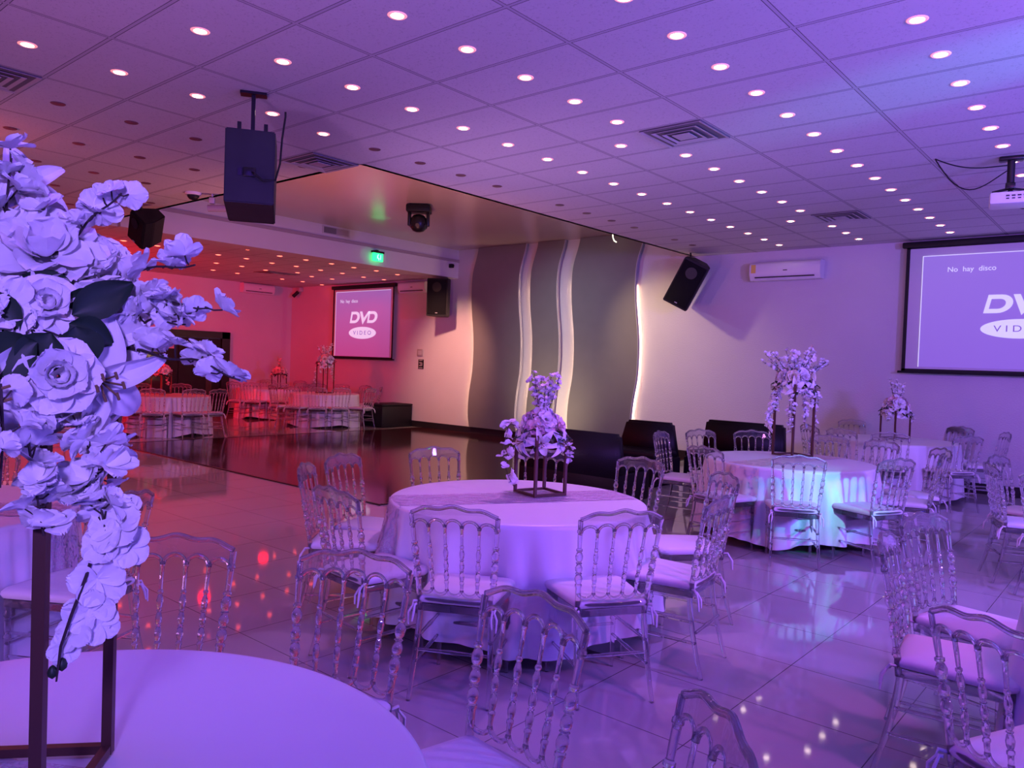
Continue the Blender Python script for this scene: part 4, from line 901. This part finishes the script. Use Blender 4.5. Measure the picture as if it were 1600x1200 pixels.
def generic(cx, cy, side, ztop, rad, seed, label, pm, pm2, tall=True, up=9, droop=8, spread=1.0, tilt=0.4, roses=5, ruf=7, detail=4, lilies=3, hi=0.3, trail=None, low=0.2):
    rr = random.Random(seed); o = tag(empty('flower_centrepiece', (cx, cy, TH+0.012)), label, 'flower arrangement')
    Z0 = 0.0; Z1 = ztop-TH-0.012; h = side/2
    cs = [(h*math.cos(tilt+PI/4+k*PI/2)*1.414, h*math.sin(tilt+PI/4+k*PI/2)*1.414) for k in range(4)]
    stand_frame(o, cs, Z0, Z1, 0.020 if tall else 0.018, M['bronze'])
    C0 = Vector((0, 0, Z1+rad*low)); inv = Matrix.Translation((-cx, -cy, -(TH+0.012)))
    lm = MB()
    for k in range(14):
        a = k*2.4; d = Vector((math.cos(a), math.sin(a), rr.uniform(-.35, .35))); leaf(lm, C0+d*rad*0.35+Vector((0, 0, -0.03)), d, rad*0.75, rad*0.34)
    lm.build('leaves', M['leaf'], o)
    cam_l = inv @ Vector((0, 0, EYE)); tw = (cam_l-C0); tw.z = 0; tw.normalize()
    for k in range(ruf):
        f = (k+0.5)/ruf; th = math.acos(1-f*0.95); ph = k*2.39996+seed
        d = Vector((math.sin(th)*math.cos(ph), math.sin(th)*math.sin(ph), math.cos(th)*0.85))
        b = MB(); peony(b, C0+d*rad*0.55, d, rad*0.42, rr, n=22, det=detail); b.build('ruffled_flower', pm2 if k % 2 == 0 else pm, o)
    for k in range(roses):
        ph = 2*PI*k/roses+seed; d = (Vector((math.cos(ph), math.sin(ph), 0.15))+tw*0.4).normalized()
        b = MB(); rose(b, C0+d*rad*0.62+Vector((0, 0, rad*0.05)), d, rad*0.32, rr, det=detail+1); b.build('rose', M['petal_cream'] if k % 2 else pm, o)
    for k in range(lilies):
        ph = math.atan2(tw.y, tw.x)+(k-(lilies-1)/2)*0.9; d = Vector((math.cos(ph), math.sin(ph), -0.12))
        b = MB(); s_ = MB(); lily(b, s_, C0+d*rad*0.70+Vector((0, 0, -rad*0.28)), d, rad*0.58, rr, det=detail+2)
        lo_ = b.build('lily', pm, o); s_.build('stamens', M['stamen'], lo_)
    for k in range(up):
        a = 2*PI*k/up+rr.uniform(-.2, .2); t = rr.uniform(.25, 1.0)*spread
        d = Vector((math.cos(a)*t, math.sin(a)*t, 1.0)).normalized(); L = hi*rr.uniform(.8, 1.15)
        st_ = C0+d*rad*0.4
        spray(o, [st_, st_+d*L*0.5, st_+d*L+Vector((0, 0, 0.02))], 0.030, 10, rr, pm, sub=False, det=3, jit=0.018)
    for k in range(droop):
        a = 2*PI*k/max(1, droop)+rr.uniform(-.25, .25)+0.2; e = Vector((math.cos(a), math.sin(a), 0)); L = rr.uniform(.18, .5)*(1 if tall else .4)
        s0 = C0+e*rad*0.7+Vector((0, 0, -rad*.3)); s1 = s0+e*0.06+Vector((0, 0, -L*.4)); spray(o, [s0, s1, s1+e*0.01+Vector((0, 0, -L*.6))], 0.030, 4+int(L*30), rr, pm, 'trailing_spray', sub=False, det=3, jit=0.018)
    if trail:
        pts = [inv @ q for q in trail]; spray(o, pts, 0.042, 13, rr, pm, 'trailing_spray', sub=True, det=4, jit=0.012)
    return o

# middle table: short stand, blush ruffled crown, lilies in front, orchid trail
ccx, ccy = -3.12, 3.985
generic(ccx, ccy, 0.235, 1.17, 0.195, 11, 'short bouquet of blush and white flowers on low stand, middle table', M['petal'], M['petal_pink'], tall=False, up=7, droop=2, spread=0.38, tilt=R(73), roses=0, ruf=9, lilies=5, hi=0.25, detail=5, low=0.12,
        trail=[ad(812, 668, 4.95), ad(795, 662, 4.85), ad(786, 700, 4.8), ad(792, 740, 4.78), ad(806, 765, 4.78)])
generic(-2.93, 7.98, 0.27, 1.52, 0.23, 21, 'tall white bouquet with drooping sprays, on the table near the lounge seats', M['petal'], M['petal'], up=22, droop=12, spread=2.2, tilt=R(65), roses=7, ruf=7, lilies=5, hi=0.27,
        trail=[ad(1210, 625, 8.2), ad(1202, 650, 8.15), ad(1198, 680, 8.1)])
generic(-2.86, 11.66, 0.26, 1.17, 0.22, 31, 'short bouquet of blush and white flowers, far table under purple wall', M['petal'], M['petal_pink'], tall=False, up=4, droop=3, spread=0.35, tilt=R(59), roses=0, ruf=9, lilies=3, hi=0.26)
generic(-15.42, 7.20, 0.26, 1.15, 0.24, 41, 'round coral bouquet on the table before the black door', M['petal_coral'], M['petal_coral'], tall=False, up=1, droop=1, spread=0.3, roses=2, ruf=9, lilies=0, hi=0.2)
generic(-15.27, 11.05, 0.29, 1.50, 0.24, 51, 'tall bouquet in pink and white on the table under the small screen', M['petal'], M['petal_coral'], up=9, droop=5, spread=1.1, roses=4, ruf=6, lilies=2, hi=0.28)
generic(-17.45, 11.2, 0.26, 1.15, 0.22, 61, 'short coral bouquet with one upright sprig on the alcove corner table', M['petal_coral'], M['petal_coral'], tall=False, up=2, droop=3, spread=0.3, roses=2, ruf=7, lilies=0, hi=0.26)

# front table: large bouquet on a tall stand, built flower by flower
def big_bouquet():
    rr = random.Random(99)
    ox, oy, oz = -1.643, 0.448, TH+0.012
    o = tag(empty('flower_centrepiece', (ox, oy, oz)), 'large white bouquet of lilies and drooping sprays on tall stand, front table', 'flower arrangement')
    inv = Matrix.Translation((-ox, -oy, -oz))
    stand_frame(o, [(-1.41-ox, .465-oy), (-1.66-ox, .68-oy), (-1.875-ox, .43-oy), (-1.625-ox, .215-oy)], 0, 1.60-oz, 0.020, M['bronze'])
    def P(x, y, D): return inv @ ad(x, y, D)
    camp = inv @ Vector((0, 0, EYE))
    def tow(p, dx=0, dy=0, k=1.0):
        """direction from p toward the hall's viewpoint side, swung sideways/up"""
        t = (camp-p).normalized(); rt = Vector(AX[0]); up_ = Vector(AX[1]); return (t*k+rt*dx+up_*dy).normalized()
    for (x, y, D, r, dx, dy, flat) in ((70, 412, 1.58, .105, .0, .45, .8), (150, 425, 1.62, .075, .4, .5, .8), (5, 400, 1.64, .095, -.2, .4, .8), (128, 447, 1.60, .045, .5, .3, .8), (-20, 500, 1.46, .07, -.3, .2, .8)):
        p = P(x, y, D); b = MB(); peony(b, p, tow(p, dx, dy, .6), r, rr, n=46, det=6, flat=flat); b.build('ruffled_flower', M['petal'], o)
    for (x, y, D, r, dx, dy) in ((72, 480, 1.47, .052, .1, .45), (92, 588, 1.42, .062, .05, .1), (-5, 540, 1.46, .05, 0, .1)):
        p = P(x, y, D); b = MB(); rose(b, p, tow(p, dx, dy), r, rr, det=8); b.build('rose', M['petal'], o)
    for (x, y, D, r, dx, dy) in ((148, 590, 1.47, .125, .42, -.25), (-25, 610, 1.42, .12, .2, -.1), (30, 300, 1.66, .10, .3, .5)):
        p = P(x, y, D); b = MB(); s_ = MB(); lily(b, s_, p, tow(p, dx, dy), r, rr, det=10); lo_ = b.build('lily', M['petal'], o); s_.build('stamens', M['stamen'], lo_)
    for (x, y, D, r, dx, dy) in ((158, 497, 1.52, .078, .35, .15), (170, 535, 1.5, .070, .5, -.1), (8, 480, 1.44, .05, .1, .1)):
        p = P(x, y, D); b = MB(); blossom(b, p, tow(p, dx, dy), r, rr, open_=.35, n=6, det=8); b.build('magnolia', M['petal'], o)
    for (x, y, D, tx, ty, L, W_) in ((112, 492, 1.44, 180, 457, .115, .060), (95, 480, 1.46, 150, 470, .09, .05), (58, 535, 1.40, 10, 556, .105, .075), (80, 520, 1.40, 55, 565, .085, .070), (118, 510, 1.42, 128, 548, .075, .070), (108, 505, 1.43, 140, 520, .075, .055), (30, 520, 1.42, 5, 500, .10, .07), (75, 535, 1.44, 95, 545, .10, .08), (20, 450, 1.5, 60, 445, .10, .05), (40, 545, 1.42, 20, 590, .09, .07), (120, 460, 1.5, 90, 450, .09, .05)):
        p = P(x, y, D); q_ = P(tx, ty, D); b = MB(); leaf(b, p, q_-p, L, W_, up=tow(p)); b.build('leaf', M['leaf'], o)
    # the side of the bouquet turned away from the hall
    for k, (bx, by, bz, r) in enumerate(((-0.16, -0.06, 0.86, .11), (-0.05, -0.20, 0.88, .11), (-0.20, 0.10, 0.90, .10), (0.02, -0.05, 1.00, .11), (-0.12, 0.02, 1.04, .09), (0.06, -0.24, 0.80, .09), (-0.26, 0.0, 0.78, .09))):
        p = Vector((bx, by, bz)); d = p-Vector((0.0, 0.0, 0.80)); b = MB()
        if k % 2: rose(b, p, d, r*0.75, rr, det=6); b.build('rose', M['petal'], o)
        else: peony(b, p, d, r, rr, n=34, det=5, flat=.8); b.build('ruffled_flower', M['petal'], o)
    for k in range(7):
        a = R(150+k*24); e = Vector((math.cos(a), math.sin(a), 0)); q0 = e*0.16+Vector((0, 0, 0.86)); L = 0.22+0.1*((k*37) % 3)
        spray(o, [q0, q0+e*0.10+Vector((0, 0, 0.02 if k % 2 else 0.10)), q0+e*(0.22 if k % 2 else 0.12)+Vector((0, 0, -L if k % 2 else 0.24))], .034, 9, rr, M['petal'], 'blossom_spray', .016, det=4, stemr=.0022)
    for k in range(8):
        a = R(140+k*26); e = Vector((math.cos(a), math.sin(a), -0.1)); b = MB(); leaf(b, e*0.10+Vector((0, 0, 0.80)), e, .15, .08); b.build('leaf', M['leaf'], o)
    core = MB(); core.lathe([(0.02, -0.10), (0.10, -0.06), (0.13, 0.0), (0.10, 0.07), (0.03, 0.10)], 16, Matrix.Translation((0, 0, 0.84))); core.build('foam_core', M['leaf'], o)
    def S(pts, rb, n, name='blossom_spray', jit=0.012):
        return spray(o, [P(*q_) for q_ in pts], rb, n, rr, M['petal'], name, jit, det=6, stemr=0.0022)
    S([(60, 410, 1.62), (105, 385, 1.58), (140, 345, 1.55), (190, 300, 1.52)], .033, 13)
    S([(40, 400, 1.62), (60, 350, 1.60), (75, 330, 1.58)], .038, 4)
    S([(5, 380, 1.66), (10, 320, 1.6), (18, 245, 1.58)], .042, 7)
    S([(150, 460, 1.56), (195, 425, 1.5), (245, 420, 1.46), (305, 412, 1.42)], .034, 8, jit=0.016)
    S([(165, 465, 1.56), (215, 470, 1.5), (265, 475, 1.46), (325, 480, 1.42)], .032, 16, jit=0.024)
    S([(165, 505, 1.56), (200, 515, 1.52), (240, 500, 1.48), (290, 505, 1.45)], .032, 9, jit=0.020)
    S([(190, 545, 1.5), (250, 555, 1.46), (310, 565, 1.42), (375, 592, 1.38)], .033, 9, jit=0.014)
    S([(30, 620, 1.45), (45, 690, 1.42), (55, 760, 1.40), (68, 835, 1.40)], .039, 16, 'trailing_spray', .018)
    S([(108, 630, 1.46), (138, 700, 1.44), (152, 760, 1.43), (165, 830, 1.42)], .038, 18, 'trailing_spray', .020)
    S([(150, 640, 1.60), (178, 700, 1.60), (180, 770, 1.60)], .038, 10, 'trailing_spray', .014)
    S([(0, 600, 1.35), (5, 680, 1.33), (0, 760, 1.33)], .034, 8, 'trailing_spray', .02)
    # orchid trail
    so = MB().tube([P(150, 850, 1.42), P(135, 900, 1.41), P(112, 960, 1.40), P(95, 1010, 1.40), P(88, 1065, 1.40)], [.003, .003, .0028, .0025, .0015], 6).build('orchid_stem', M['stem'], o)
    for (x, y, r, n) in ((185, 820, .050, 6), (165, 850, .040, 5), (150, 905, .048, 5), (195, 855, .040, 5), (140, 955, .042, 5), (118, 985, .036, 5), (155, 975, .034, 5), (100, 1015, .028, 5)):
        p = P(x, y, 1.42); b = MB(); blossom(b, p, tow(p, rr.uniform(-.5, .5), rr.uniform(-.4, .4)), r, rr, open_=.25, n=n, det=7); b.build('orchid_flower', M['petal'], so)
    for (x, y) in ((97, 1038), (82, 1050)):
        b = MB(); b.lathe([(.001, -.011), (.007, -.006), (.008, 0), (.005, .008), (.001, .011)], 10, Matrix.Translation(P(x, y, 1.41))); b.build('bud', M['leaf'], so)
big_bouquet()

# ------------------------------------------------------------------ laser and effect beams thrown by the stage lights
LAS = (-9.4, 8.5, 3.75)
def beam(name, src, dst, colr, energy, deg, size=0.01, blend=0.5):
    return light(name, 'SPOT', src, colr, energy, dst, size, deg, blend)
GREEN = (0.15, 1.0, 0.35)
beam('laser_beam', (-9.9, 7.9, 3.8), tuple(ax(575, 398, XB+0.12)), GREEN, 60, 6)
beam('laser_beam', (-9.4, 8.3, 3.7), tuple(ay(717, 477, YB)), GREEN, 40, 2.6)
beam('laser_beam', (-9.4, 8.3, 3.7), tuple(ay(897, 417, YB)), GREEN, 40, 2.4)
beam('laser_beam', (-9.4, 8.3, 3.7), tuple(ay(740, 592, YB)), GREEN, 22, 2.6)
beam('laser_beam', (-11.5, 8.0, 1.2), tuple(az(595, 340, HU)), GREEN, 90, 7)
beam('teal_beam', (0.9, 4.6, 1.9), (-2.25, 6.95, 0.60), (0.02, 1.0, 0.85), 400, 17, 0.05, 1.0)
beam('teal_beam', (3.6, 4.4, 2.4), tuple(az(1540, 100, H)), (0.0, 0.62, 1.0), 800, 15, 0.05, 1.0)
beam('pink_beam', (0.5, 5.4, 3.5), (-0.80, 3.90, 0.80), (1.0, 0.05, 0.3), 60, 17, 0.10, 0.9)
for px, py, e in ((522, 341, 10), (566, 352, 16), (603, 350, 16), (628, 344, 8), (722, 340, 8), (745, 352, 6)):
    q = az(px, py, HU); src = Vector((-9.75, 8.75, 3.80)); src = q.lerp(Vector((src.x, src.y, q.z)), 0.8)-Vector((0, 0, 0.30))
    beam('laser_beam', tuple(src), tuple(q), GREEN, e, 3.5)
